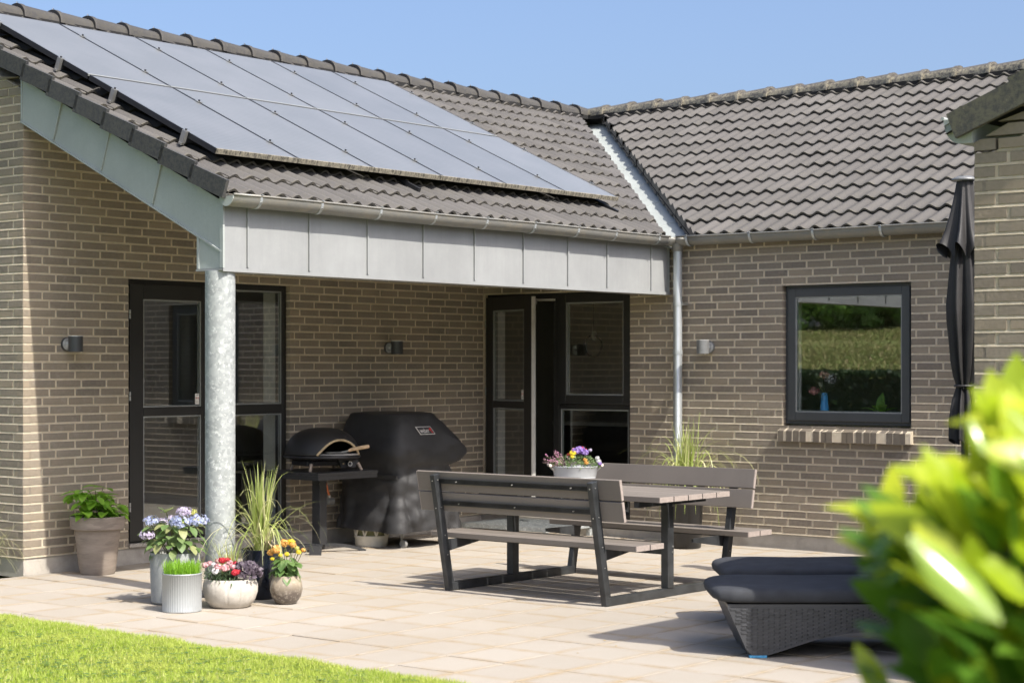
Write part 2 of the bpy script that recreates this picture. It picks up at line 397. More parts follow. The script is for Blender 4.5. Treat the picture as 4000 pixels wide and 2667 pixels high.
# ------------------------------------------------------------------ ground, patio, lawn
def ground_mat(name, a, b, c):
    m = NT(name); m.set(.95, 0, .1); k = m.mix(m.ramp(m.noise(.5, 5), .35, .65), a, b); k = m.mix(m.ramp(m.noise(9, 6, .7), .42, .62), k, c)
    m.col(k); m.bump(m.noise(20, 6), .8, .05); return m.m
M_TURF = ground_mat('turf_base', (.075, .12, .02), (.11, .16, .03), (.13, .13, .05))
M_MEADOW = ground_mat('meadow_dry_grass', (.24, .26, .09), (.16, .26, .06), (.40, .34, .16))
g = MB(); g.add([(-300, -300, -.06), (300, -300, -.06), (300, 300, -.06), (-300, 300, -.06)], [(0, 1, 2, 3)])
tag(g.obj('ground', M_TURF), kind='structure')
g = MB()   # lawn sheet
XE = lambda y: -6.83 - .030 * max(-4.0, min(9, (-1.75 - y)))
g.prism([(-60, -40, -.055), (XE(-40), -40, -.055), (XE(-10.75), -10.75, -.055), (XE(2), 2, -.055), (XE(40), 40, -.055), (-60, 40, -.055)], (0, 0, 0), (0, 0, .043)); tag(g.obj('lawn', M_TURF), kind='structure')
g = MB(); N = 24   # meadow bank behind the garden (seen mirrored in the window)
for i in range(N + 1):
    x = -16 - i * 40 / N; z = -.02 + 3.0 * min(1, (i / N) * 1.35) ** 1.1
    for j in range(13):
        y = -20 + j * 80 / 12; g.v.append((x, y, z + ru(-.08, .08) * (i > 0)))
for i in range(N):
    for j in range(12): g.f.append((i * 13 + j, i * 13 + j + 1, (i + 1) * 13 + j + 1, (i + 1) * 13 + j))
tag(g.obj('meadow_hill', M_MEADOW, smooth=True), kind='structure')
# patio: bedding + slabs
patio = bpy.data.objects.new('patio', None); COL.objects.link(patio); tag(patio, kind='structure')
g = MB(); g.box(-7.05, 0.0, -11.5, .0, -.05, -.007); g.obj('joint_sand', M_SAND, patio)
PP = .404; PX0 = -5.42; PY0 = -3.76
def paver_mesh(seed):
    r = random.Random(seed); h = .2 * PP / .404 - .0018; hin = h - .045; g = MB()
    dz = [r.uniform(-.0015, .0015) for _ in range(4)]
    def q(s, z, e): return [((-s) * sx, (-s) * sy, z + d) for (sx, sy), d in zip(((1, 1), (-1, 1), (-1, -1), (1, -1)), dz)], e
    rings = [(h, -.05, 1), (h, -.002, 1), (h - .003, 0, 1), (h - .06, 0, 0.0)]
    vs = []; ed = []
    for s_, z, e in rings:
        P_, _ = q(s_, z, e); vs += P_; ed += [e] * 4
    fs = []
    for i in range(3):
        for k in range(4): fs.append((i * 4 + k, i * 4 + (k + 1) % 4, (i + 1) * 4 + (k + 1) % 4, (i + 1) * 4 + k))
    fs.append((12, 13, 14, 15)); g.add(vs, fs, edge=ed, var=0.0)
    return g
PVM = [paver_mesh(i) for i in range(5)]; PVME = [p.mesh('paver', M_PAVER) for p in PVM]
cells = []
for i in range(-5, 14):
    for j in range(-19, 11):
        cx = PX0 + PP * (i + .5); cy = PY0 + PP * (j + .5)
        if cx - PP / 2 > -.02 or cy - PP / 2 > -.02 or cx < -7.2: continue
        u, v, d = proj((cx, cy, 0)); inside = -150 < u < 4150 and 1900 < v < 2800
        if cx > -5.3 and cy < -7.9: continue
        cells.append((0 if inside else 1, d, cx, cy))
cells.sort()
rest = MB()
for n_, (ins, d, cx, cy) in enumerate(cells):
    k = random.randrange(5); rot = random.randrange(4) * math.pi / 2
    sx = sy = 1.0; ox = cx; oy = cy
    if cx + PP / 2 > -.004: sx = (-.004 - (cx - PP / 2)) / PP; ox = cx - PP / 2 + sx * PP / 2
    if cy + PP / 2 > -.004: sy = (-.004 - (cy - PP / 2)) / PP; oy = cy - PP / 2 + sy * PP / 2
    if cx - PP / 2 < -7.03: a_ = -7.03; sx = (cx + PP / 2 - a_) / PP; ox = a_ + sx * PP / 2
    if sx < .15 or sy < .15: continue
    if sx != 1 or sy != 1: rot = 0
    Mx = Matrix.Translation((ox, oy, ru(-.001, .001))) @ Matrix.Diagonal((sx, sy, 1, 1)) @ Matrix.Rotation(rot, 4, 'Z')
    if n_ < 300 and ins == 0: inst('paver', PVME[k], Mx, patio)
    else:
        p = PVM[k]; rest.add([Mx @ Vector(q) for q in p.v], p.f, edge=[p.a['edge'][i] for i in range(16)], var=rnd())
tag(rest.obj('pavers', M_PAVER, patio), kind='stuff')
# lawn grass blades
def grass_strip():
    g = MB(); vs = []; fs = []; va = []
    def blade(x, y, h, wd, lean):
        a = rnd() * 6.283; dx, dy = math.cos(a) * wd, math.sin(a) * wd; lx, ly = ru(-1, 1) * lean, ru(-1, 1) * lean
        b = len(vs); z0 = -.012; r = rnd()
        vs.extend([(x - dx, y - dy, z0), (x + dx, y + dy, z0), (x + dx * .7 + lx * .4, y + dy * .7 + ly * .4, z0 + h * .6), (x - dx * .7 + lx * .4, y - dy * .7 + ly * .4, z0 + h * .6), (x + lx, y + ly, z0 + h)])
        fs.extend([(b, b + 1, b + 2, b + 3), (b + 3, b + 2, b + 4)]); va.extend([r] * 5)
    n = 0
    while n < 150000:
        y = ru(-7.6, -.9); x = XE(y) + .012 * math.sin(y * 9) + .010 * math.sin(y * 23) - abs(random.gauss(0, .55)) if rnd() < .6 else ru(-8.7, XE(y))
        u, v, d = proj((x, y, 0))
        if u < -120 or v > 2760: 
            if rnd() > .05: continue
        edge = max(0, 1 - (XE(y) - x) / .05); dens = .5 + .5 * math.sin(x * 7 + 3 * math.sin(y * 3)) * math.sin(y * 6 + 2 * math.sin(x * 5))
        h = ru(.018, .042) * (1.0 + .5 * dens); blade(x + ru(0, .03) * edge, y, h, ru(.0012, .0028), ru(.006, .03)); n += 1
    g.v = vs; g.f = fs; g.a = {'var': dict(enumerate(va))}
    return g
def lawn_blade_mat():
    m = NT('lawn_blade'); m.set(.5, 0, .35)
    v = m.attr('var'); r = m.n('ValToRGB'); e = r.color_ramp.elements
    e[0].position = 0; e[0].color = (.30, .41, .05, 1); e[1].position = 1; e[1].color = (.70, .63, .34, 1)
    for p, c in ((.35, (.38, .50, .06)), (.75, (.48, .58, .12)), (.92, (.54, .56, .20))):
        q = e.new(p); q.color = (*c, 1)
    m.l(v, r.inputs[0]); c = m.mix(m.math('MULTIPLY', m.ramp(m.noise(2.2, 4), .4, .65), .5), r.outputs[0], (.54, .58, .14)); m.col(c)
    tl = m.n('BsdfTranslucent'); m.l(c, tl.inputs[0]); mx = m.n('MixShader'); mx.inputs[0].default_value = .4
    m.l(m.b.outputs[0], mx.inputs[1]); m.l(tl.outputs[0], mx.inputs[2]); m.l(mx.outputs[0], m.out.inputs['Surface']); return m.m
tag(grass_strip().obj('lawn_grass', lawn_blade_mat()), 'short mown green grass of the lawn along the paved patio', 'grass', kind='stuff')
# clover leaves and daisies on the lawn
g = MB()
for _ in range(2600):
    y = ru(-7, -1.2); x = ru(-8.3, -7.0)
    a = rnd() * 6.28; s_ = ru(.006, .011); z = ru(.012, .03)
    for k in range(3):
        b = a + k * 2.09; c_ = Vector((x + math.cos(b) * s_, y + math.sin(b) * s_, z))
        g.add([c_ + Vector((math.cos(b + q) * s_, math.sin(b + q) * s_, ru(-.002, .002))) for q in (0, 1.26, 2.5, 3.77, 5.03)], [(0, 1, 2, 3, 4)], var=rnd() * .6)
tag(g.obj('clover_leaves', M_LF_DAH), 'small round clover leaves scattered in the lawn', 'clover', kind='stuff')
for n_, (u_, v_) in enumerate([(412, 2630), (578, 2628), (783, 2662), (905, 2566), (330, 2545)]):
    pass
g = MB()
for _ in range(70):
    x = ru(-6.7, -1); y = ru(-6.5, -.6); a = rnd() * 6.28; s_ = ru(.004, .014); d_ = Vector((math.cos(a), math.sin(a), .1)) * s_; e_ = Vector((-math.sin(a), math.cos(a), .15)) * s_ * .5; c = Vector((x, y, .003))
    g.add([c - d_, c + e_, c + d_, c - e_], [(0, 1, 2, 3)], var=rnd())
tag(g.obj('fallen_leaves', leaf_mat('fallen_leaf', (.20, .12, .05), (.40, .28, .12), .8, .1)), 'tiny dry leaf bits and grit scattered over the patio slabs', 'leaf litter', kind='stuff')
# ------------------------------------------------------------------ bricks
CO = .2 / 3
BL = .226; PITCH = .24; BH = .0527
def brick_mesh(seed):
    r = random.Random(seed); g = MB(); j = lambda a: r.uniform(-a, a)
    vs = []
    for (s, y) in ((1, -.07), (1, -.0035), (.0, 0)):
        ins = 0 if s == 1 else .003
        for (sx, sz) in ((-1, -1), (1, -1), (1, 1), (-1, 1)):
            ix = BL / 2 - ins - (0 if y < -.05 else abs(j(.0024))); iz = BH / 2 - ins - (0 if y < -.05 else abs(j(.0022)))
            vs.append((sx * ix, y + (j(.0007) if s == 0 else 0), sz * iz))
    fs = []
    for i in range(2):
        for k in range(4): fs.append((i * 4 + k, (i + 1) * 4 + k, (i + 1) * 4 + (k + 1) % 4, i * 4 + (k + 1) % 4))
    fs.append((8, 11, 10, 9)); fs.append((0, 1, 2, 3))
    # local: y is outward normal
    g.add(vs, fs, var=0.0)
    return g
BRM = [brick_mesh(i) for i in range(8)]; BRME = []
for b_ in BRM:
    me = b_.mesh('brick', M_BRICK); bm = bmesh.new(); bm.from_mesh(me); bmesh.ops.recalc_face_normals(bm, faces=bm.faces); bm.to_mesh(me); bm.free(); BRME.append(me)
ROWOFF = [0, .25, 0, .73]
def subtract(iv, a, b):
    out = []
    for (p, q) in iv:
        if b <= p or a >= q: out.append((p, q))
        else:
            if a > p: out.append((p, a))
            if b < q: out.append((b, q))
    return out
class House:
    def __init__(s, root): s.root = root; s.cand = []; s.poly = MB(); s.mort = {}
def wall(H, name, P0, U, Nn, u0, u1, zlo, zhi, phase, openings=(), top=None, rowshift=0):
    """bricks on plane through P0 (u=0,z=0) along U, outward normal Nn. top(u)->max z"""
    mp_ = .0012 if Nn[0] < 0 else -.0005; mv_ = -.0024 if Nn[0] < 0 else -.003; P0, U, Nn = Vector(P0), Vector(U), Vector(Nn); Zv = Vector((0, 0, 1)); mo = MB()
    k0 = int(round(zlo / CO)); k1 = int(math.ceil(zhi / CO - 1e-6))
    W = lambda u, n, z: P0 + U * u + Nn * n + Zv * z
    for k in range(k0, k1):
        za, zb = k * CO + .006, (k + 1) * CO - .006; zc = (za + zb) / 2
        iv = [(u0, u1)]
        for (a, b, c, d) in openings:
            if c < zc < d: iv = subtract(iv, a, b)
        off = phase + PITCH * ROWOFF[(k + rowshift) % 4]
        for (p, q) in iv:
            # mortar strip with weathered joint
            if top is None or min(top(p), top(q)) > zb + .01:
                zt = min((k + 1) * CO - .006, zhi)
                mo.add([W(p + .002, mp_, k * CO - .0068), W(q - .002, mp_, k * CO - .0068), W(q - .002, mv_, k * CO + .006), W(p + .002, mv_, k * CO + .006),
                        W(q - .002, mv_, zt), W(p + .002, mv_, zt), W(q - .002, mp_, zt + .0002), W(p + .002, mp_, zt + .0002)],
                       [(0, 1, 2, 3), (3, 2, 4, 5), (5, 4, 6, 7)])
            n0 = math.floor((p - off) / PITCH)
            x = off + n0 * PITCH
            while x < q:
                a = max(p, x + .007); b = min(q, x + PITCH - .007)
                if x + .006 <= p + .03 and x + PITCH - p > .03: a = p
                if q - (x + PITCH) < .03 and q - (x + PITCH) > -PITCH + .03: b = q if q - (x + PITCH) > -.02 or q < x + PITCH else b
                if q - b < .03: b = q
                if b - a > .03:
                    ztop = zb
                    if top is not None:
                        t0, t1 = top(a), top(b)
                        if max(t0, t1) < za + .006: x += PITCH; continue
                        if min(t0, t1) < zb:
                            poly = [(a, za), (b, za)]
                            if t1 >= zb: poly.append((b, zb))
                            else:
                                if t1 > za: poly.append((b, t1))
                            if t0 < zb and t1 >= zb:
                                f_ = (zb - t0) / (t1 - t0); poly.append((a + (b - a) * f_, zb))
                            if t1 < zb and t0 >= zb:
                                f_ = (t0 - zb) / (t0 - t1); poly.append((a + (b - a) * f_, zb))
                            if t0 >= zb: poly.append((a, zb))
                            elif t0 > za: poly.append((a, t0))
                            if len(poly) >= 3:
                                H.poly.prism([P0 + U * uu + Zv * zz for uu, zz in poly], Nn * -.05, Nn * 0, var=rnd())
                            x += PITCH; continue
                    c_ = W((a + b) / 2, 0, zc)
                    H.cand.append((c_, U, Nn, (b - a) / BL, ru(-.0003, .0012)))
                x += PITCH
    H.mort[name] = mo
    return mo
def finish(H, limit=300):
    sc = []
    for c in H.cand:
        u, v, d = proj(c[0]); side = abs(Vector(c[1]).dot(CL)) * c[3] * BL; area = side / d / d
        facing = (CC - c[0]).dot(c[2]) > 0
        ok = facing and -20 < u < 4020 and -20 < v < 2690 and not (u > 3815 and c[0].x > -5)
        sc.append((0 if ok else 1, -area, len(sc)))
    sc.sort(); st = MB()
    for n_, (ok, a, i) in enumerate(sc):
        c, U, Nn, s, dn = H.cand[i]; k = random.randrange(8); fl = -1 if rnd() < .5 else 1
        Mx = basis(c + Nn * dn, U * (s * fl), Nn, Vector((0, 0, fl)))
        if n_ < limit and ok == 0:
            inst('brick', BRME[k], basis(c + Nn * dn, U * s, Nn, Vector((0, 0, 1))), H.wallpart)
        else:
            p = BRM[k]; st.add([Mx @ Vector(q) for q in p.v], p.f if fl > 0 else p.f, var=rnd())
    if H.poly.v: 
        off = len(st.v); st.v.extend(H.poly.v); st.f.extend([tuple(i + off for i in f) for f in H.poly.f])
        for i, x in H.poly.a['var'].items(): st.a['var'][off + i] = x
    tag(st.obj('bricks', M_BRICK, H.wallpart, fixn=True), kind='stuff')
    mo = MB()
    for m_ in H.mort.values():
        off = len(mo.v); mo.v.extend(m_.v); mo.f.extend([tuple(i + off for i in f) for f in m_.f])
    tag(mo.obj('mortar', M_MORTAR, H.wallpart, fixn=False))
# key dimensions ---------------------------------------------------------------
XG = -5.36            # gable plane
TP = math.tan(math.radians(25)); CP = math.cos(math.radians(25)); SP = math.sin(math.radians(25))
DOOR_T = 34 * CO
house = thing('brick_house', 'long brown brick bungalow with zinc clad canopy and dark tiled roof', 'house')
HH = House(house)
wp = MB()
D1 = (-4.361, -2.598); D2 = (-1.751, -.016 - .0); WN = (-4.57, -3.358)
ZPL = 2 * CO
# wall cores (butted, front 6 mm behind brick face)
def core_T(x0, x1, z0, z1): wp.box(x0, x1, .006, .32, z0, z1)
core_T(XG + .006, D1[0] - .003, ZPL, 2.62); core_T(D1[1] + .003, .3, ZPL, 2.62); core_T(D1[0] - .003, D1[1] + .003, DOOR_T + .004, 2.62)
def core_X(y0, y1, z0, z1): wp.box(.006, .30, y0, y1, z0, z1)
core_X(D2[1] + .0, .006, ZPL, 2.70)
core_X(WN[1] + .003, D2[0] - .003, ZPL, 2.70); core_X(D2[0] - .003, D2[1], DOOR_T + .004, 2.70)
core_X(-7.6, WN[0] - .003, ZPL, 2.70); core_X(WN[0] - .003, WN[1] + .003, ZPL, 16 * CO - .05); core_X(WN[0] - .003, WN[1] + .003, DOOR_T + .004, 2.70)
# gable core: sloping block above T wall and gable wall
zr = lambda y: 2.70 + (y + 2.27) * TP - .06
g_ = [Vector((XG + .006, .006, 2.62)), Vector((XG + .006, .006, zr(0) - .06)), Vector((XG + .006, 1.6, zr(1.6) - .06)), Vector((XG + .006, 5.5, zr(-2.3) - .06)), Vector((XG + .006, 5.5, ZPL)), Vector((XG + .006, .32, ZPL)), Vector((XG + .006, .32, 2.62))]
wp.prism(g_, (0, 0, 0), (.3, 0, 0))
wp.box(XG + .32, -.02, .006, .30, 2.62, zr(0) - .10)
HH.wallpart = wp.obj('wall', M_MORTAR, house, fixn=True)
wall(HH, 'T', (0, 0, 0), (1, 0, 0), (0, -1, 0), XG, -.0005, 2 * CO, 3.50, XG + .0, [(D1[0], D1[1], 0, DOOR_T)], None, 0)
wall(HH, 'X', (0, 0, 0), (0, -1, 0), (-1, 0, 0), .0005, 7.6, 2 * CO, 2.70, -.005, [(-D2[1], -D2[0], 0, DOOR_T), (-WN[1], -WN[0], 16 * CO - .01, DOOR_T)], None, 2)
wall(HH, 'G', (XG, 0, 0), (0, -1, 0), (-1, 0, 0), -2.4, .0, 2 * CO, 4.4, -.12, [], lambda u: zr(-u) - .07, 1)
finish(HH, 300)
# plinth
g = MB(); g.box(XG + .012, -.012, .012, .3, -.02, ZPL - .002); g.box(.012, .3, -7.6, .3, -.02, ZPL - .002); g.box(XG + .012, XG + .3, .3, 5.5, -.02, ZPL - .002)
g.obj('plinth', M_PLINTH, house)
# window sill of upright bricks
M_SILLB = brick_mat('sill_brick_fired', gain=.62)
for i in range(18):
    y = WN[1] + .02 - i * .0683 - .034
    if y < WN[0] - .05: break
    b = MB(); hw = .0275
    pr = [Vector((-.052, 0, .925)), Vector((-.05, 0, 1.018)), Vector((.055, 0, 1.062)), (Vector((.055, 0, .925)))]
    b.prism(pr, (0, -hw, 0), (0, hw, 0), var=.0)
    b.obj('sill_brick', M_SILLB, house, loc=(ru(-.002, .002), y, ru(-.002, .001)), rot=(ru(-.02, .02), 0, 0), fixn=True)
g = MB(); g.prism([Vector((-.0505, 0, .929)), Vector((-.0485, 0, 1.0165)), Vector((.055, 0, 1.059)), Vector((.055, 0, .93))], (0, WN[0] - .02, 0), (0, WN[1] + .02, 0)); g.obj('sill_mortar', M_MORTAR, house, fixn=True)
# ------------------------------------------------------------------ right wing
wing = thing('brick_wing', 'nearer brick gable end at the right edge behind the leafy bush', 'building wing')
XW = -5.45; YW = -7.67
HW = House(wing); b = MB()
zw = lambda y: 2.70 - (y + 7.54) * TP - .06        # roof underside, rising towards -Y
b.prism([Vector((XW + .006, YW - .006, 2 * CO)), Vector((XW + .006, YW - .006, 2.55)), Vector((XW + .006, -11.2, zw(-11.2) - .08)), Vector((XW + .006, -14.8, 2.6)), Vector((XW + .006, -14.8, 2 * CO))], (0, 0, 0), (.3, 0, 0))
b.box(XW + .306, .0, YW - .306, YW - .006, 2 * CO, 2.5)
HW.wallpart = b.obj('wall', M_MORTAR, wing, fixn=True)
wall(HW, 'a', (XW, YW, 0), (0, -1, 0), (-1, 0, 0), 0, 1.8, 2 * CO, 3.4, -.125, [], lambda u: zw(YW - u) - .055, 3)
wall(HW, 'b', (0, YW, 0), (-1, 0, 0), (0, 1, 0), .0, -XW - .0, 2 * CO, 2.5, .0, [], None, 1)
finish(HW, 120)
g = MB(); g.box(XW + .012, 0, YW - .3, YW - .012, -.02, ZPL - .002); g.box(XW + .012, XW + .3, -14.8, YW - .3, -.02, ZPL - .002); g.obj('plinth', M_PLINTH, wing)
# ------------------------------------------------------------------ roof tiles
TW = .30; TEXP = .3125 / CP; TLN = TEXP + .06; ZT = 2.703
def tile_prof(x):
    s = (1 + math.cos(2 * math.pi * (x - .05) / .15)) / 2
    return .031 * s ** 1.25
def tile_geo(seed=0, w=TW - .004, n=18):
    r = random.Random(seed); g = MB(); vs = []; ed = []; fs = []
    ys = [0, .02, TLN]; jz = r.uniform(-.0015, .002)
    for y in ys:
        for i in range(n + 1):
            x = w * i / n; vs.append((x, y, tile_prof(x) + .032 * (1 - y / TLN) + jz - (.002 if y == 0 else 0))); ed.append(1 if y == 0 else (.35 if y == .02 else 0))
    for i in range(n + 1):
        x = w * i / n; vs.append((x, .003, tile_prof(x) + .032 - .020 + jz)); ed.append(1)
    m = n + 1
    for j in range(2):
        for i in range(n): fs.append((j * m + i, j * m + i + 1, (j + 1) * m + i + 1, (j + 1) * m + i))
    for i in range(n): fs.append((3 * m + i, 3 * m + i + 1, i + 1, i))
    g.add(vs, fs, edge=ed, var=0.0)
    return g
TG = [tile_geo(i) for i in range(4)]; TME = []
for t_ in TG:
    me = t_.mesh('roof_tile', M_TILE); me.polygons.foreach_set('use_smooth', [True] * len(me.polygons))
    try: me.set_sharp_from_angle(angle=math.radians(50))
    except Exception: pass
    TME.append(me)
def roof_tiles(parent, mats, budget, clip=None, skip=None):
    """mats: list of 4x4 matrices; clip(list of planes (co,no) keep side where (p-co).no<0)"""
    sc = []
    for i, Mx in enumerate(mats):
        c = Mx @ Vector((.15, .17, .03)); u, v, d = proj(c)
        if skip and skip(c): continue
        vis = -60 < u < 4060 and -60 < v < 2700
        sc.append((0 if vis else 1, d, i, c))
    sc.sort(key=lambda t: (t[0], t[1]))
    st = MB(); n_ = 0
    for (nv, d, i, c) in sc:
        Mx = mats[i]; k = random.randrange(4)
        cut = None
        if clip:
            co, no = clip
            ss = [(Mx @ Vector(q) - co).dot(no) for q in ((0, 0, 0), (TW, 0, 0), (0, TLN, 0), (TW, TLN, 0))]
            if min(ss) > 0: continue
            if max(ss) > 0: cut = (co, no)
        if cut:
            bm = bmesh.new(); me = bpy.data.meshes.new('roof_tile'); 
            me.from_pydata([Mx @ Vector(q) for q in TG[k].v], [], TG[k].f)
            at = me.attributes.new('edge', 'FLOAT', 'POINT'); at.data.foreach_set('value', [TG[k].a['edge'][q] for q in range(len(TG[k].v))])
            bm.from_mesh(me)
            r_ = bmesh.ops.bisect_plane(bm, geom=bm.verts[:] + bm.edges[:] + bm.faces[:], plane_co=cut[0], plane_no=cut[1], clear_outer=True)
            es = [e for e in r_['geom_cut'] if isinstance(e, bmesh.types.BMEdge)]
            if es:
                x_ = bmesh.ops.extrude_edge_only(bm, edges=es); bmesh.ops.translate(bm, verts=[q for q in x_['geom'] if isinstance(q, bmesh.types.BMVert)], vec=(0, 0, -.10))
            if not bm.faces: bm.free(); continue
            bm.to_mesh(me); bm.free(); me.materials.append(M_TILE)
            if n_ < budget and nv == 0:
                o = bpy.data.objects.new('roof_tile', me); COL.objects.link(o); o.parent = parent; n_ += 1
            else:
                st.add([tuple(q.co) for q in me.vertices], [tuple(p.vertices) for p in me.polygons], edge=0.0, var=rnd())
            continue
        if n_ < budget and nv == 0: inst('roof_tile', TME[k], Mx, parent); n_ += 1
        else: st.add([Mx @ Vector(q) for q in TG[k].v], TG[k].f, edge=[TG[k].a['edge'][q] for q in range(len(TG[k].v))], var=rnd())
    if st.v: 
        o = tag(st.obj('roof_tiles', M_TILE, parent, smooth=50), kind='stuff')
    return n_
# roof slabs / underlay
EY = -2.27; EX = -.06; RY = 1.6; RX = 3.81
def zp(y): return ZT + (y - EY) * TP
rf = MB()
rf.add([(XG - .06, EY + .04, zp(EY) - .012), (EX - .10, EY + .04, zp(EY) - .012), (RX - .14, RY, zp(RY) - .02), (XG - .06, RY, zp(RY) - .02)], [(0, 1, 2, 3)])
rf.add([(EX + .04, EY + .04 - .22, zp(EY) - .012), (EX + .04, -14, zp(EY) - .012), (RX, -14, zp(RY) - .02), (RX, RY - .22, zp(RY) - .02)], [(0, 1, 2, 3)])
rf.add([(XG - .06, RY, zp(RY) - .02), (RX + 4, RY, zp(RY) - .02), (RX + 4, 5.6, zp(EY) - .02), (XG - .06, 5.6, zp(EY) - .02)], [(0, 1, 2, 3)])
rf.add([(RX, RY, zp(RY) - .02), (RX, -14, zp(RY) - .02), (7.6, -14, zp(EY) - .02), (7.6, RY, zp(EY) - .02)], [(0, 1, 2, 3)])
roof = rf.obj('roof', M_UNDER, house)
m1 = []; 
for r_ in range(13):
    y = EY + r_ * .3125
    if y > RY - .1: break
    for cI in range(31):
        x = XG - .025 + cI * TW
        if x - y > 2.35: break
        m1.append(basis((x + ru(-.0015, .0015), y + ru(-.004, .004), zp(y)), (1, 0, ru(-.006, .006)), (0, CP, SP), (0, -SP, CP)))
rem = 300
SK = lambda c: (-4.75 < c.x < -.75 and -1.25 < c.y < .9)
m2 = []
for r_ in range(13):
    x = EX + r_ * .3125
    if x > RX - .1: break
    for cI in range(60):
        y = -2.14 - 0.03 + 4.2 - cI * TW
        if x - (y - TW) < 2.4: continue
        if y < -8.2: break
        m2.append(basis((x + ru(-.004, .004), y + ru(-.0015, .0015), zp(x - EX + EY)), (0, -1, ru(-.006, .006)), (CP, 0, SP), (-SP, 0, CP)))
no1 = Vector((1, -1, 0)).normalized()
n1 = roof_tiles(roof, m2, 190, clip=(Vector((2.44, 0, 0)), -no1))
n1 = roof_tiles(roof, m1, 300 - n1, clip=(Vector((2.08, 0, 0)), no1), skip=SK)
# valley sheets
VS = 7
for i in range(VS):
    a0 = -2.27 + i * (RY - EY) / VS; a1 = a0 + (RY - EY) / VS + .05
    g = MB(); dz = .004 * 0
    def vp(y, off, up=0):   # across valley: off along (1,-1)
        x = y + 2.21 + off; yy = y - off
        zz = (zp(yy) if off < 0 else zp(x - EX + EY)) ; 
        base = min(zp(y), zp(y)); return (x, yy, zp(y) + (abs(off)) * TP * .95 - .012 + up)
    lo = .006; UPV = -.085; pts = [-.20, -.03, .0, .03, .20]
    vs = [vp(a0, o_, lo + UPV) for o_ in pts] + [vp(a1, o_, UPV) for o_ in pts] + [vp(a0, o_, UPV + lo - .006) for o_ in pts]
    fs = [(k, k + 1, 5 + k + 1, 5 + k) for k in range(4)] + [(10 + k, 10 + k + 1, k + 1, k) for k in range(4)]
    g.add(vs, fs); g.obj('valley_sheet', M_ZINC_B, roof)
# ridge tiles
def ridge_geo():
    g = MB(); L_ = .42; n = 10; vs = []; ed = []
    for (t, r, zz) in ((-.012, .122, .0), (.03, .122, 0), (.045, .112, 0), (L_, .098, -.012)):
        for k in range(n + 1):
            a = math.pi * k / n
            vs.append((t, math.cos(a) * r * 1.12, math.sin(a) * r * .92 + zz - .045 if 0 < k < n else -.06 + zz)); ed.append(.9 if (k < 3 or k > n - 3) else .1)
    for k in range(n + 1):
        a = math.pi * k / n; r = .096; vs.append((-.008, math.cos(a) * r * 1.1, math.sin(a) * r * .9 - .045 if 0 < k < n else -.06)); ed.append(.5)
    m = n + 1; fs = []
    for j in range(3):
        for k in range(n): fs.append((j * m + k, j * m + k + 1, (j + 1) * m + k + 1, (j + 1) * m + k))
    for k in range(n): fs.append((4 * m + k, 4 * m + k + 1, k + 1, k))
    g.add(vs, fs, edge=ed, var=0.0); me = g.mesh('ridge_tile', M_RIDGE)
    bm = bmesh.new(); bm.from_mesh(me); bmesh.ops.recalc_face_normals(bm, faces=bm.faces); bm.to_mesh(me); bm.free()
    me.polygons.foreach_set('use_smooth', [True] * len(me.polygons)); me.set_sharp_from_angle(angle=math.radians(45))
    return me
RM = ridge_geo(); RMC = RM.copy(); RMC.materials.clear(); RMC.materials.append(M_RIDGE_C); ZR = zp(RY) + .075
cg = MB(); cg.tube([(0.02, -.02, -.01), (.0, 0, .072), (.012, .01, .085), (.035, .02, .074), (.03, .03, .02)], .0035, 5); CLIP = cg.mesh('ridge_clip', M_STEEL)
x = -5.38
while x < RX - .1:
    o = inst('ridge_tile', RMC, basis((x, RY, ZR + ru(-.004, .004)), (1, 0, ru(-.006, .006)), (0, 1, 0), (0, 0, 1)), roof); inst('ridge_clip', CLIP, Matrix.Translation((0, 0, 0)), o); x += .372
y = RY + .05
while y > -8.5:
    inst('ridge_tile', RM, basis((RX, y - .37, ZR + ru(-.004, .004)), (0, 1, 0), (-1, 0, 0), (0, 0, 1)), roof); y -= .372
# ridge side mortar/dark vent strips
g = MB(); g.box(XG - .05, RX, RY - .12, RY + .12, ZR - .10, ZR - .05); g.box(RX - .12, RX + .12, -8.5, RY, ZR - .10, ZR - .05); g.obj('ridge_vent', M_UNDER, roof)
# verge tiles
def verge_geo():
    g = MB(); L_ = .345
    # local x outward(-X world), y up-slope, z normal ; flange hanging down in world z approximated along z
    n = 5; vs = []; 
    g.box(-.005, .022, 0, L_ + .03, -.085, .040, var=0.0, edge=.25)
    g.box(-.14, -.005, 0, .022, .012, .040, var=0.0, edge=1.0)
    vs = []
    for y in (0.0, L_ + .05):
        for k in range(7):
            a = math.pi * k / 6; vs.append((-.07 - math.cos(a) * .075 * -1, y, .028 + math.sin(a) * .028 * 1 - (.0 if y == 0 else .026)))
    g.add(vs, [(k, k + 1, 7 + k + 1, 7 + k) for k in range(6)], var=0.0, edge=.2)
    me = g.mesh('verge_tile', M_VERGE); bm = bmesh.new(); bm.from_mesh(me); bmesh.ops.recalc_face_normals(bm, faces=bm.faces); bm.to_mesh(me); bm.free(); return me
VM = verge_geo()
for r_ in range(13):
    y = EY - .03 + r_ * .3125
    if y > RY - .15: break
    k = math.sin(math.radians(2.6)) 
    yv = Vector((0, CP, SP)); nv = Vector((0, -SP, CP)); yv2 = (yv - nv * .075).normalized()
    inst('verge_tile', VM, basis((XG - .055, y, zp(y) + .028 + .012), (-1, 0, 0), tuple(yv2), tuple(Vector((-1, 0, 0)).cross(yv2))), roof)
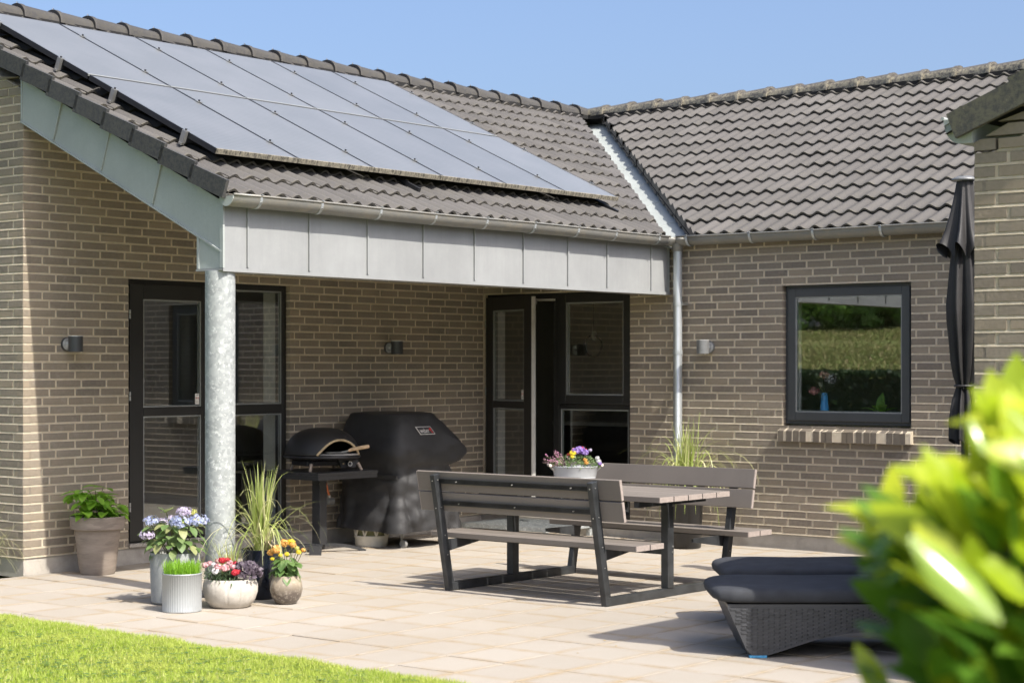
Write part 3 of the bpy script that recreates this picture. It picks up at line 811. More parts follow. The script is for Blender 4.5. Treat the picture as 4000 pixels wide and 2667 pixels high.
# ------------------------------------------------------------------ canopy (fascia, cladding, soffit, gutters)
YF = -2.211; ZF = 2.22; ZFT = 2.66
seams = [-5.358, -5.146, -4.558, -3.961, -3.35, -2.75, -2.138, -1.545, -.992, -.333, -.06]
for i in range(len(seams) - 1):
    a, b_ = seams[i], seams[i + 1]; g = MB(); nx = 4; nz = 3; vs = []
    for j in range(nz + 1):
        for k in range(nx + 1):
            bx = math.sin(math.pi * k / nx) * math.sin(math.pi * j / nz) * .003; vs.append((a + .004 + (b_ - a - .004) * k / nx, YF - bx - .0, ZF + .012 + (ZFT - ZF - .012) * j / nz))
    g.add(vs, [(j * (nx + 1) + k, j * (nx + 1) + k + 1, (j + 1) * (nx + 1) + k + 1, (j + 1) * (nx + 1) + k) for j in range(nz) for k in range(nx)])
    g.obj('fascia_panel', M_ZINC, house, smooth=True)
    if i > 0:
        s_ = MB(); s_.box(a - .002, a + .016, YF - .014, YF - .002, ZF + .02, ZFT); s_.obj('fascia_seam', M_ZINC, house)
g = MB(); g.box(XG + .004, -.045, YF + .004, -1.965, ZF + .006, ZFT - .02); g.obj('beam_core', M_ZINC, house)
g = MB(); g.box(XG - .012, -.04, YF - .014, -1.95, ZF - .006, ZF + .006); g.box(XG - .012, -.04, YF - .016, YF - .012, ZF - .014, ZF + .012); g.obj('fascia_drip_edge', M_ZINC, house)
g = MB(); g.box(-.06, -.04, YF - .006, -1.96, ZF, ZFT); g.obj('fascia_end_panel', M_ZINC_B, house)
# gable cladding panels (plane X=XG)
zlo = lambda y: 2.463 + (y + 1.955) * .478
zhi_ = lambda y: zp(y) - .02
ys = [-1.955, -1.56, -1.06, -.53, .02]
cuts = [(-2.205, ZF + .01), (-1.955, ZF + .01)]
def clad(poly): 
    g = MB(); g.prism([Vector((XG, y, z)) for y, z in poly], (0, 0, 0), (.03, 0, 0)); return g.obj('cladding_panel', M_ZINC_B, house, fixn=True)
clad([(-2.205, ZF + .01), (-1.955, ZF + .01), (-1.955, 2.455), (-2.205, 2.335)])
# sloping panels, seams perpendicular to the slope
bnd = [(-2.205, 2.345, -2.205, zhi_(-2.205))]
for yb in (-1.49, -.93, -.375): bnd.append((yb, zlo(yb), yb + .055 * 1 - .16, zhi_(yb - .10)))
bnd.append((.02, zlo(.02), .02, zhi_(.02)))
for i in range(4):
    y0, z0, y0t, z0t = bnd[i]; y1, z1, y1t, z1t = bnd[i + 1]; e = .003
    z0t = zhi_(y0t); z1t = zhi_(y1t)
    g = MB(); g.prism([Vector((XG - .004 * (i % 2), y, z)) for y, z in ((y0 + e, z0), (y1 - e, z1), (y1t - e, z1t), (y0t + e, z0t))], (0, 0, 0), (.03, 0, 0)); g.obj('cladding_panel', M_ZINC_B, house, fixn=True)
    if i:
        g = MB(); g.prism([Vector((XG - .014, y, z)) for y, z in ((y0 - .006, z0 + .02), (y0 + .008, z0 + .02), (y0t + .008, z0t), (y0t - .006, z0t))], (0, 0, 0), (.012, 0, 0)); g.obj('cladding_seam', M_ZINC_B, house, fixn=True)
g = MB()
for (ya, za, yb, zb) in ((-2.205, 2.345, .02, zlo(.02)),):
    d = Vector((0, yb - ya, zb - za)).normalized(); nn = Vector((0, -d.z, d.y))
    g.prism([Vector((XG - .012, ya, za)) - nn * .012, Vector((XG - .012, yb, zb)) - nn * .012, Vector((XG - .012, yb, zb)), Vector((XG - .012, ya, za))], (0, 0, 0), (.20, 0, 0))
g.obj('cladding_trim', M_ZINC_B, house, fixn=True)
g = MB(); g.box(XG - .010, XG + .006, -2.222, -2.190, ZF + .01, 2.70); g.box(XG - .008, XG + .0, -1.975, -1.955, ZF + .01, 2.45); g.box(XG - .008, XG, .0, .02, 3.41, 3.72)
g.obj('corner_trim', M_ZINC_B, house)
# sloping soffit boards
g = MB(); 
g.add([(XG + .03, -1.955, 2.50), (-.006, -1.955, 2.50), (-.006, -.006, 2.50 + 1.95 * .478), (XG + .03, -.006, 2.50 + 1.95 * .478)], [(0, 3, 2, 1)]); g.obj('soffit', M_SOFFIT, house)
# gutters
def gutter(axis, a, b, fixed, z, parent, brs, endcap=True):
    """half round: axis 'x' runs along X at outer Y=fixed..; opening up"""
    r = .068; g = MB(); prof = []
    for k in range(13):
        t = math.pi * k / 12; prof.append((-math.cos(t) * r, -math.sin(t) * r * 1.02))
    bead = [(-r - .009 * math.sin(t), .009 - .009 * math.cos(t) - .0) for t in (4.7, 3.6, 2.5, 1.4, .4)]
    prof = bead + prof
    n = 16; path = []
    for i in range(n + 1):
        s = a + (b - a) * i / n; dz = .003 * math.sin(s * 2.3)
        if axis == 'x': path.append(((s, fixed, z + dz), (0, 1, 0), (0, 0, 1)))
        else: path.append(((fixed, s, z + dz), (1, 0, 0), (0, 0, 1)))
    g.sweep(path, prof); o = g.obj('gutter', M_GUT, parent, smooth=50); m = o.modifiers.new('s', 'SOLIDIFY'); m.thickness = .0015
    for s in brs:
        gb = MB(); rb = r + .003
        pr = [(-math.cos(math.pi * k / 12) * rb, -math.sin(math.pi * k / 12) * rb * 1.02) for k in range(12)]; pr = [(-r - .012, .018), (-rb, .02)] + pr
        pth = []
        for ds in (-.011, .011):
            if axis == 'x': pth.append(((s + ds, fixed, z), (0, 1, 0), (0, 0, 1)))
            else: pth.append(((fixed, s + ds, z), (1, 0, 0), (0, 0, 1)))
        gb.sweep(pth, pr); ob = gb.obj('gutter_bracket', M_PIPE, o); m = ob.modifiers.new('s', 'SOLIDIFY'); m.thickness = .005
        gr = MB(); c = Vector((s, fixed - rb * .9, z - rb * .42)) if axis == 'x' else Vector((fixed - rb * .9, s, z - rb * .42)); dn = Vector((0, -1, -.45)) if axis == 'x' else Vector((-1, 0, -.45)); dn.normalize()
        gr.tube([c, c + dn * .012], .007, 8); gr.obj('rivet', M_STEEL, ob)
    if endcap:
        ge = MB(); pts = [(-math.cos(math.pi * k / 12) * r, -math.sin(math.pi * k / 12) * r) for k in range(13)]
        P_ = [Vector((a, fixed + p, z + q)) for p, q in pts]
        ge.prism(P_, (-.004, 0, 0), (0.004, 0, 0)); ge.obj('gutter_end_cap', M_ZINC_B, o, fixn=True)
    return o
gutter('x', -5.40, -.235, -2.292, 2.706, house, [-5.146, -4.565, -3.962, -3.358, -2.757, -2.157, -1.577, -1.043, -.40])
gutter('y', -2.36, -7.55, -.085, 2.706, house, [-2.47, -3.12, -3.74, -4.37, -4.98, -5.6], False)
g = MB()   # mitre piece
r = .069
for (pa, pb) in (((-.25, -2.292), (-.085, -2.292)), ((-.085, -2.292), (-.085, -2.40))):
    pass
pth = [((-.26, -2.292, 2.706), (0, 1, 0), (0, 0, 1)), ((-.085, -2.292, 2.706), (.5, 1, 0) if 0 else (-.0 + 1, 1, 0), (0, 0, 1)), ((-.085, -2.47, 2.706), (1, 0, 0), (0, 0, 1))]
pr = [(-math.cos(math.pi * k / 12) * r, -math.sin(math.pi * k / 12) * r) for k in range(13)]
pth[1] = ((-.085, -2.292, 2.706), (1, 1, 0), (0, 0, 1)); g.sweep(pth, pr); o = g.obj('gutter_corner', M_GUT, house, smooth=50); m = o.modifiers.new('s', 'SOLIDIFY'); m.thickness = .003
# downpipe
dp = MB(); DX, DY = -.085, -2.335; dp.tube([(DX, DY, 2.62), (DX, DY, .08), (DX - .06, DY, .03)], .040, 20); o = dp.obj('downpipe', M_PIPE, house, smooth=50)
for z in (2.11, 1.68, .9):
    g = MB(); g.tube([(DX, DY, z - .006), (DX, DY, z + .03)], .0435, 20); g.obj('pipe_collar', M_PIPE, o, smooth=50)
    if z > 2:
        g = MB(); g.box(DX, 0, DY - .055, DY - .035, z, z + .025); g.obj('pipe_clamp', M_STEEL, o)
g = MB(); g.tube([(DX, DY, 2.59), (DX, DY, 2.66)], [.044, .062], 20); g.obj('pipe_outlet', M_GUT, o, smooth=50)
# right wing roof
rw = MB(); ey = -7.54; zq = lambda y: ZT - (y - ey) * TP
rw.add([(XW - .05, ey, ZT - .01), (1, ey, ZT - .01), (1, -11.3, zq(-11.3) - .02), (XW - .05, -11.3, zq(-11.3) - .02)], [(0, 1, 2, 3)])
rw.add([(XW - .05, -15.1, ZT - .01), (1, -15.1, ZT - .01), (1, -11.3, zq(-11.3) - .02), (XW - .05, -11.3, zq(-11.3) - .02)], [(0, 1, 2, 3)])
wr = rw.obj('roof', M_UNDER, wing)
m3 = []
for r_ in range(12):
    y = ey - r_ * .3125
    for cI in range(18):
        x = XW - .03 + cI * TW; m3.append(basis((x + TW, y, zq(y)), (-1, 0, 0), (0, -CP, SP), (0, SP, CP)))
roof_tiles(wr, m3, 0)
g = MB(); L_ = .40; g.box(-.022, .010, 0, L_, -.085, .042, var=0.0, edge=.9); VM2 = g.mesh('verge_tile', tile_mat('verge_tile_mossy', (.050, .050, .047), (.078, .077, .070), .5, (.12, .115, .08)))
for r_ in range(12):
    y = ey - .03 - r_ * .3125; yv2 = (Vector((0, -CP, SP)) - Vector((0, SP, CP)) * .06).normalized()
    o = inst('verge_tile', VM2, basis((XW - .055, y, zq(y) + .03), (1, 0, 0), tuple(yv2), tuple(Vector((1, 0, 0)).cross(yv2) * 1)), wr)
    if (Vector((1, 0, 0)).cross(yv2)).z < 0: o.matrix_local = basis((XW - .055, y, zq(y) + .03), (-1, 0, 0), tuple(yv2), tuple(Vector((-1, 0, 0)).cross(yv2)))
# gutter end on the wing
g = MB(); P_ = [Vector((XW - .0, -7.52 - math.cos(math.pi * k / 12) * -.085 + 0, 2.70 - math.sin(math.pi * k / 12) * .085)) for k in range(13)]
P_ = [Vector((XW - .02, -7.605 + .085 * math.cos(math.pi * k / 14), 2.765 - .12 * math.sin(math.pi * k / 14))) for k in range(8)] + [Vector((XW - .02, -7.668, 2.645)), Vector((XW - .02, -7.668, 2.765))]
g.prism(P_, (0, 0, 0), (5.0, 0, 0)); g.obj('gutter', M_ZINC_B, wing, fixn=True)
g = MB(); g.tube([(XW - .024, -7.515, 2.772), (-.3, -7.515, 2.772)], .009, 8); g.obj('gutter_bead', M_ZINC_B, wing)
# pillar
pl = thing('steel_post', 'round galvanised steel post holding up the canopy corner', 'post', (-5.29, -2.105, 0))
g = MB(); g.tube([(0, 0, 0), (0, 0, 2.213)], .102, 40); g.obj('post_tube', M_GALV, pl, smooth=50)
# ------------------------------------------------------------------ doors and windows
def rect_frame(x0, x1, z0, z1, t, y0, y1, tb=None):
    """frame ring in x/z, depth y0..y1 (local)"""
    g = MB(); tb = tb or t
    g.box(x0, x0 + t, y0, y1, z0, z1); g.box(x1 - t, x1, y0, y1, z0, z1); g.box(x0 + t, x1 - t, y0, y1, z1 - t, z1); g.box(x0 + t, x1 - t, y0, y1, z0, z0 + tb)
    return g
def pane(parent, x0, x1, z0, z1, y, mat=M_GLASS, gasket=M_SEAL, gt=.008, spacer=True):
    o = MB().box(x0, x1, y + .004, y + .010, z0, z1).obj('pane', mat, parent)
    g = rect_frame(x0 - .001, x1 + .001, z0 - .001, z1 + .001, gt, y - .006, y + .003); g.obj('gasket', gasket, o)
    if spacer:
        s = rect_frame(x0 + .002, x1 - .002, z0 + .002, z1 - .002, .012, y + .014, y + .022); s.obj('spacer_bar', M_SEAL, o)
    return o
def sticker(parent, x, z, y):
    s = MB(); s.box(x - .022, x + .022, y - .0012, y, z - .044, z + .044); o = s.obj('alarm_sticker', M_WHITE, parent)
    o['label'] = 'small white alarm warning sticker'
    red = simple('sticker_red', (.55, .16, .15), .6)
    g = MB()
    for rr in (.006, .011, .016):
        for sgn in (0, math.pi):
            a0 = sgn - .7; pts = [(x + math.cos(a0 + k * .28) * rr, y - .0018, z + .008 + math.sin(a0 + k * .28) * rr) for k in range(6)]; g.tube(pts, .0014, 4)
    g.obj('wave_mark', red, o)
    txt(('ALARM'), .0125, M_BLACK, o, (x - .0185, y - .002, z + .028), (math.pi / 2, 0, 0), 'sticker_lettering')
    txt(('SECURITY'), .0075, M_BLACK, o, (x - .0185, y - .002, z - .026), (math.pi / 2, 0, 0), 'sticker_lettering')
def txt(s, size, mat, parent, loc, rot, name='lettering', shear=0, sx=1, sy=1, bold=0):
    cu = bpy.data.curves.new(name, 'FONT'); cu.body = s; cu.size = size; cu.shear = shear; cu.offset = bold; cu.resolution_u = 3
    t = bpy.data.objects.new(name, cu); COL.objects.link(t); dg = bpy.context.evaluated_depsgraph_get()
    me = bpy.data.meshes.new_from_object(t.evaluated_get(dg)); bpy.data.objects.remove(t)
    me.name = name; me.materials.clear(); me.materials.append(mat)
    o = bpy.data.objects.new(name, me); COL.objects.link(o); o.parent = parent; o.location = loc; o.rotation_euler = rot; o.scale = (sx, sy, 1)
    return o
def hinge(parent, x, z, y):
    g = MB(); g.tube([(x, y, z - .035), (x, y, z - .002)], .009, 10); g.tube([(x, y, z + .002), (x, y, z + .035)], .009, 10); g.obj('hinge', M_STEEL, parent, smooth=50)
# door unit 1 (wall T) local frame: x along world X, y into the wall, z up
u1 = thing('patio_door', 'black framed glazed door and side light behind the round steel post', 'door', (D1[0], 0, 0)); W1 = D1[1] - D1[0]
Z0 = .163; ZTOP = DOOR_T - .004
g = rect_frame(.004, W1 - .004, Z0, ZTOP, .05, .045, .13, .05); g.box(.955, 1.015, .045, .13, Z0 + .05, ZTOP - .05); o = g.obj('door_frame', M_DARK, u1); bevel(o, .004)
# leaf
lf = rect_frame(.03, .965, Z0 + .01, ZTOP - .03, .128, .02, .075, .10)
lf = MB(); X0, X1 = .03, .955
lf.box(X0, .168, .022, .08, Z0 + .012, ZTOP - .04); lf.box(.778, X1, .022, .08, Z0 + .012, ZTOP - .04)
lf.box(.168, .778, .022, .08, 2.106, ZTOP - .04); lf.box(.168, .778, .022, .08, 1.170, 1.236); lf.box(.168, .778, .022, .08, Z0 + .012, .268)
L1 = lf.obj('door_leaf', M_DARK, u1); bevel(L1, .005)
pane(L1, .172, .774, 1.240, 2.102, .034); pane(L1, .172, .774, .272, 1.166, .034)
sticker(L1, .735, 1.30, .030)
for z in (.45, 1.33, 1.98): hinge(L1, .022, z, .012)
g = MB(); g.tube([(.86, .022, 1.15), (.86, -.02, 1.15), (.77, -.03, 1.15)], .009, 8); g.box(.845, .875, .014, .022, 1.05, 1.20); g.obj('door_handle', M_STEEL, L1)
pane(u1, 1.02, W1 - .052, 1.245, ZTOP - .052, .06); pane(u1, 1.02, W1 - .052, .235, 1.160, .06)
g = MB(); g.box(1.015, W1 - .05, .05, .11, 1.162, 1.243); g.obj('transom', M_DARK, u1)
g = MB(); g.box(0, W1, -.02, .13, .135, .161); o = g.obj('door_sill', M_PLINTH, house, loc=(D1[0], 0, 0))
# door unit 2 (wall X): local x -> world -Y, local y -> +X
u2 = thing('open_patio_door', 'black framed glazed door standing ajar beside a fixed window', 'door', (0, D2[1], 0), -math.pi / 2); W2 = D2[1] - D2[0]
g = rect_frame(.004, W2 - .004, Z0, ZTOP, .045, .045, .13, .05); g.box(.815, .885, .045, .13, Z0 + .05, ZTOP - .045); o = g.obj('door_frame', M_DARK, u2); bevel(o, .004)
g = rect_frame(.892, W2 - .008, 1.212, ZTOP - .01, .085, .025, .09); L3 = g.obj('casement', M_DARK, u2); bevel(L3, .005)
pane(L3, .980, W2 - .096, 1.300, ZTOP - .098, .04)
pane(u2, .90, W2 - .052, .235, 1.165, .06); g = MB(); g.box(.885, W2 - .045, .05, .11, 1.167, 1.208); g.obj('transom', M_DARK, u2)
lh = bpy.data.objects.new('door_leaf', None); COL.objects.link(lh); bpy.data.objects.remove(lh)
lf = MB(); LW = .795
lf.box(0, .125, -.03, .028, Z0 + .012, ZTOP - .03); lf.box(LW - .125, LW, -.03, .028, Z0 + .012, ZTOP - .03)
for (a, b_) in ((2.106, ZTOP - .03), (1.170, 1.236), (Z0 + .012, .268)): lf.box(.125, LW - .125, -.03, .028, a, b_)
L2 = lf.obj('door_leaf', M_DARK, u2, loc=(.035, .02, 0), rot=(0, 0, -math.radians(18))); bevel(L2, .005)
pane(L2, .129, LW - .129, 1.240, 2.102, -.018); pane(L2, .129, LW - .129, .272, 1.166, -.018)
sticker(L2, LW - .155, 1.30, -.020)
g = MB(); g.box(LW, LW + .003, -.024, .020, Z0 + .02, ZTOP - .04); g.box(LW + .002, LW + .006, -.010, .004, Z0 + .02, ZTOP - .04); g.obj('leaf_edge_lock', M_ALU, L2)
for z in (.45, 1.33, 1.98): hinge(u2, .016, z, .005)
g = MB(); g.box(.60, .84, .035, .045, ZTOP - .075, ZTOP - .055); g.box(.60, .62, .035, .05, ZTOP - .10, ZTOP - .05); g.obj('door_stay', M_ALU, u2)
# window (wall X)
wn = thing('square_window', 'square dark grey window with brick sill on the right hand wall', 'window', (0, WN[1], 0), -math.pi / 2); WW = WN[1] - WN[0]; zb0 = 1.074
g = rect_frame(.004, WW - .004, zb0, ZTOP, .046, .052, .13, .05); bevel(g.obj('window_frame', M_GREYF, wn), .004)
g = rect_frame(.034, WW - .030, zb0 + .03, ZTOP - .03, .072, .034, .10, .072); L4 = g.obj('sash', M_GREYF, wn); bevel(L4, .005)
pane(L4, .108, WW - .104, zb0 + .104, ZTOP - .104, .046)
for (a, b, z0_) in ((D1[0], D1[1], .165),):
    for x in (a + .004, b - .012): MB().box(x, x + .008, .131, .322, z0_, DOOR_T - .004).obj('reveal_lining', M_WHITE, house)
for (a, b, z0_) in ((D2[0], D2[1], .165), (WN[0], WN[1], 1.09)):
    for y in (a + .004, b - .012): MB().box(.131, .302, y, y + .008, z0_, DOOR_T - .004).obj('reveal_lining', M_WHITE, house)
# ------------------------------------------------------------------ rooms
rm = MB()
def room(x0, x1, y0, y1, z0, z1, faces='xXyYzZ'):
    q = {'z': [(x0, y0, z0), (x1, y0, z0), (x1, y1, z0), (x0, y1, z0)], 'Z': [(x0, y0, z1), (x0, y1, z1), (x1, y1, z1), (x1, y0, z1)], 'x': [(x0, y0, z0), (x0, y1, z0), (x0, y1, z1), (x0, y0, z1)],
         'X': [(x1, y0, z0), (x1, y0, z1), (x1, y1, z1), (x1, y1, z0)], 'Y': [(x0, y1, z0), (x1, y1, z0), (x1, y1, z1), (x0, y1, z1)]}
    for f in faces: rm.add(q[f], [(0, 1, 2, 3)])
room(-5.03, .30, .33, 4.2, .12, 2.5, 'zZxY'); room(.31, 5.0, -7.4, 4.2, .12, 2.5, 'zZXY')
rm.add([(.31, -7.4, .12), (5, -7.4, .12), (5, -7.4, 2.5), (.31, -7.4, 2.5)], [(0, 1, 2, 3)])
o = rm.obj('room_shell', M_ROOM, house)
# interior furnishings seen through the glass
t = thing('kitchen_worktop', 'pale worktop on dark base cabinets seen inside the open door', 'worktop', (3.2, -.2, 0))
MB().box(-.3, .35, -1.2, 1.6, .9, .94).obj('top', M_WHITE, t); MB().box(-.27, .33, -1.17, 1.57, .12, .899).obj('cabinet', M_BLACK, t)
t = thing('pendant_lamp', 'ring shaped pendant lamp hanging behind the upper door window', 'lamp', (1.6, -.15, 0))
g = MB(); g.tube([(0, 0, 2.5), (0, 0, 1.93)], .004, 6); g.obj('cord', M_BLACK, t)
g = MB(); g.tube([(math.cos(k * .35) * .0, math.cos(k * .35) * .11, 1.78 + math.sin(k * .35) * .11) for k in range(19)], .01, 8); g.obj('ring', M_BLACK, t); g = MB(); g.tube([(0, 0, 1.93), (0, 0, 1.84)], .03, 12); g.obj('socket', M_STEEL, t)
tag(MB().box(4.93, 4.97, .65, .95, 1.25, 2.1).obj('far_window_panel', M_WHITE), 'tall white panel standing in for a bright far window indoors', 'window stand-in')  # plain white panel added in place of a daylit far window
t = thing('glass_vase', 'blue glass vase of pink and white flowers on the window ledge', 'vase', (.21, -3.65, 1.09))
g = MB(); g.lathe([(.001, 0), (.045, .0), (.04, .08), (.024, .25)], 20); g.obj('vase_body', simple('vase_blue_glass', (.10, .42, .85), .08, 0, .8), t, smooth=True)
g = MB()
for (a, b_, c_) in ((-.10, 0, .30), (.02, .0, .42), (.10, 0, .36), (.05, .05, .30)): g.tube([(0, 0, .1), (a * .4, 0, .22), (.0, a, c_)], .003, 5)
g.obj('stem', M_STEM, t)
def blossom(name, r, n, mat, parent, loc, flat=.7, pet=.3, seed=None):
    g = MB()
    for i in range(n):
        d = Vector((random.gauss(0, 1), random.gauss(0, 1), random.gauss(0, 1) * flat)).normalized(); d.z = d.z * flat + .15
        c = d * r * ru(.7, 1); a = d.orthogonal().normalized(); b = d.cross(a).normalized(); q = rnd() * 6.28; a, b = a * math.cos(q) + b * math.sin(q), b * math.cos(q) - a * math.sin(q); s = r * pet * ru(.7, 1.2)
        g.add([c + a * s, c + b * s * .8 + d * s * .3, c - a * s, c - b * s * .8 + d * s * .25], [(0, 1, 2, 3)], var=rnd())
    o = g.obj(name, mat, parent); o.location = loc; return o
blossom('flower', .05, 60, petal('petal_dusty_pink', (.55, .22, .22), (.66, .34, .30)), t, (0, .10, .26)); blossom('flower', .045, 60, petal('petal_dusty_rose', (.60, .30, .24), (.70, .42, .34)), t, (0, .0, .40)); blossom('flower', .06, 70, M_PWH, t, (0, -.06, .36), .9, .12)
t = thing('ledge_plant', 'small leafy green houseplant standing inside the square window, right side', 'houseplant', (.24, -4.17, 1.09))
def _hp(t=t):
    G_ = leaf_mesh('l', M_LF_LIME, 1, .5, .4, .2); its = []
    for k in range(16):
        q = rdir(.0, .7); its.append((Vector((0, 0, .07)) + q * .03, q, (0, 0, 1), ru(.10, .17)))
    its.append((Vector((0, 0, .08)), Vector((-.1, .05, 1)), (-1, 0, 0), .17)); leaves(t, G_, M_LF_LIME, its)
MB().lathe([(.001, 0), (.045, 0), (.055, .075), (.001, .075)], 20).obj('planter', M_WHITE, t); HP_ = _hp
tag(MB().box(.135, .52, WN[0], WN[1], 1.06, 1.088).obj('window_ledge', M_WHITE, house))
# ------------------------------------------------------------------ wall lamps
def wall_lamp(name, lab, P, Nn, mat, gname='cylindrical wall lamps'):
    U = Vector((0, 0, 1)).cross(Vector(Nn)); t = thing(name, lab, 'wall lamp', P, math.atan2(U.y, U.x), gname)
    # local x = U, y = -N? local y = rot90(x) = up x x
    yl = Vector((-U.y, U.x, 0)); s = 1 if yl.dot(Vector(Nn)) > 0 else -1
    g = MB(); g.tube([(0, 0, 0), (0, s * .016, 0)], .052, 28); g.obj('back_plate', mat, t, smooth=50)
    g = MB(); g.tube([(0, s * .016, 0), (0, s * .026, 0)], .046, 24); g.tube([(0, s * .02, 0), (0, s * .07, 0)], .016, 12); g.obj('bracket', M_LAMPW, t, smooth=50)
    g = MB(); g.tube([(0, s * .115, -.0585), (0, s * .115, .0585)], .055, 32); b = g.obj('lamp_body', mat, t, smooth=50)
    g = MB(); g.lathe([(.05, 0), (.056, 0), (.056, .005), (.05, .005)], 32, (0, s * .115, .058)); g.obj('rim', M_LAMPW, b)
wall_lamp('wall_lamp', 'grey cylinder wall lamp left of the first glazed door', (-4.965, 0, 1.737), (0, -1, 0), M_LAMPB)
wall_lamp('wall_lamp', 'dark cylinder wall lamp above the covered barbecue', (-1.36, 0, 1.737), (0, -1, 0), M_LAMPB)
wall_lamp('wall_lamp', 'light grey cylinder wall lamp between downpipe and square window', (0, -2.62, 1.737), (-1, 0, 0), M_LAMPG)
# ------------------------------------------------------------------ solar panels
PH = .115; PWD = .8035
def onroof(x, y, h): return Vector((x, y, zp(y) + .06)) + Vector((0, -SP, CP)) * h
PX = -5.035; rowsY = [(-1.745, -.335), (-.315, 1.095)]
names = ['first', 'second', 'third', 'fourth', 'fifth', 'sixth']
mount = thing('panel_mounting', 'aluminium rails and clamps holding the solar panels on the roof', 'mounting frame')
for ri, (ya, yb) in enumerate(rowsY):
    for c in range(6):
        xa = PX + c * PWD; L_ = (yb - ya) / CP; o0 = onroof(xa, ya, PH - .02)
        lab = 'solar panel in the %s row, %s from the gable' % ('lower' if ri == 0 else 'upper', names[c])
        t = bpy.data.objects.new('solar_panel', None); COL.objects.link(t); t.matrix_world = basis(o0, (1, 0, 0), (0, CP, SP), (0, -SP, CP)); tag(t, lab, 'solar panel', 'solar panels on the canopy roof')
        w_ = PWD - .008
        g = MB(); f_ = .010
        g.box(0, f_, 0, L_, -.04, 0); g.box(w_ - f_, w_, 0, L_, -.04, 0); g.box(f_, w_ - f_, L_ - f_, L_, -.04, 0); g.obj('panel_frame', M_PFRAME, t)
        g = MB(); g.box(0, w_, -.005, f_ - .001, -.036 if ri == 0 else -.015, .0006); g.obj('lower_rim', M_LICH if ri == 0 else M_SEAL, t)
        g = MB(); g.box(f_, w_ - f_, f_, L_ - f_, -.008, -.0015); g.obj('solar_cells', M_PANEL, t)
        g = MB(); g.add([(f_, f_, -.034), (w_ - f_, f_, -.034), (w_ - f_, L_ - f_, -.034), (f_, L_ - f_, -.034)], [(0, 1, 2, 3)]); g.obj('back_sheet', M_UNDER, t)
    for fy in (.22, .78):
        y = ya + (yb - ya) * fy; a = onroof(PX - .03, y, .035); g = MB()
        Mx = basis(a, (1, 0, 0), (0, CP, SP), (0, -SP, CP)); g.box(0, 6 * PWD + .09, -.02, .02, -.02, .016, M=Mx); g.obj('rail', M_PFRAME, mount)
        for c in range(7):
            x = PX + c * PWD - .004; q = onroof(x, y, PH - .02); g = MB(); Mx = basis(q, (1, 0, 0), (0, CP, SP), (0, -SP, CP))
            if c == 0:
                g.box(-.028, -.003, -.022, .022, -.085, .004, M=Mx); g.box(-.022, .014, -.02, .02, .004, .008, M=Mx); g.box(-.035, -.004, -.016, .016, -.10, -.085, M=Mx)
            elif c == 6: g.box(.0, .022, -.022, .022, -.06, .002, M=Mx); g.box(-.012, .020, -.02, .02, .002, .008, M=Mx)
            else: g.box(-.020, .020, -.020, .020, .002, .008, M=Mx)
            o = g.obj('clamp', M_STEEL, mount); g = MB(); g.tube([Mx @ Vector((0 if c else -.012, 0, .008)), Mx @ Vector((0 if c else -.012, 0, .020))], .008, 6); g.obj('bolt', M_BLACK, o)
# roof hooks near the lower rim
for c, x in ((0, -3.0), (2, -.35)):
    g = MB(); Mx = basis(onroof(x, -1.83, .0), (1, 0, 0), (0, CP, SP), (0, -SP, CP)); g.box(-.015, .015, -.04, .30, -.02, .012, M=Mx); g.obj('roof_hook', M_PFRAME, mount)
# ------------------------------------------------------------------ picnic table
TB = thing('picnic_table', 'dark grey picnic table with two backed benches on the patio', 'picnic table', (-3.33, -3.757, 0), math.radians(-.6))
def board(x0, x1, y0, y1, z0, z1, M=None, name='board'):
    g = MB(); e = .004
    g.box(x0, x1, y0 + e, y1 - e, z0, z1, M=M, mi=0); o = g.obj(name, [M_BOARD], TB); bevel(o, .003)
    for (p, q) in ((y0, y0 + e), (y1 - e, y1)): MB().box(x0 + .001, x1 - .001, p, q, z0 + .001, z1 - .001, M=M).obj('board_end', M_BEND, o)
    return o
YA, YB = -.885, .885
for i in range(5): board(.05 - .425 + i * .1705, .05 - .425 + i * .1705 + .160, YA, YB, .665, .702, name='table_board')
for sx in (-1, 1):
    for i in range(2):
        a = sx * .50 - .158 + .05 * 0 + i * .160; board((a if sx > 0 else a) + (.0), a + .155, YA - (.03 if sx < 0 else 0), YB, .368, .403, name='seat_board') if 0 else None
for (xa) in (-.665, .675):
    for i in range(2): board(xa + i * .160, xa + i * .160 + .150, YA - .02, YB - .0, .366, .403, name='seat_board')
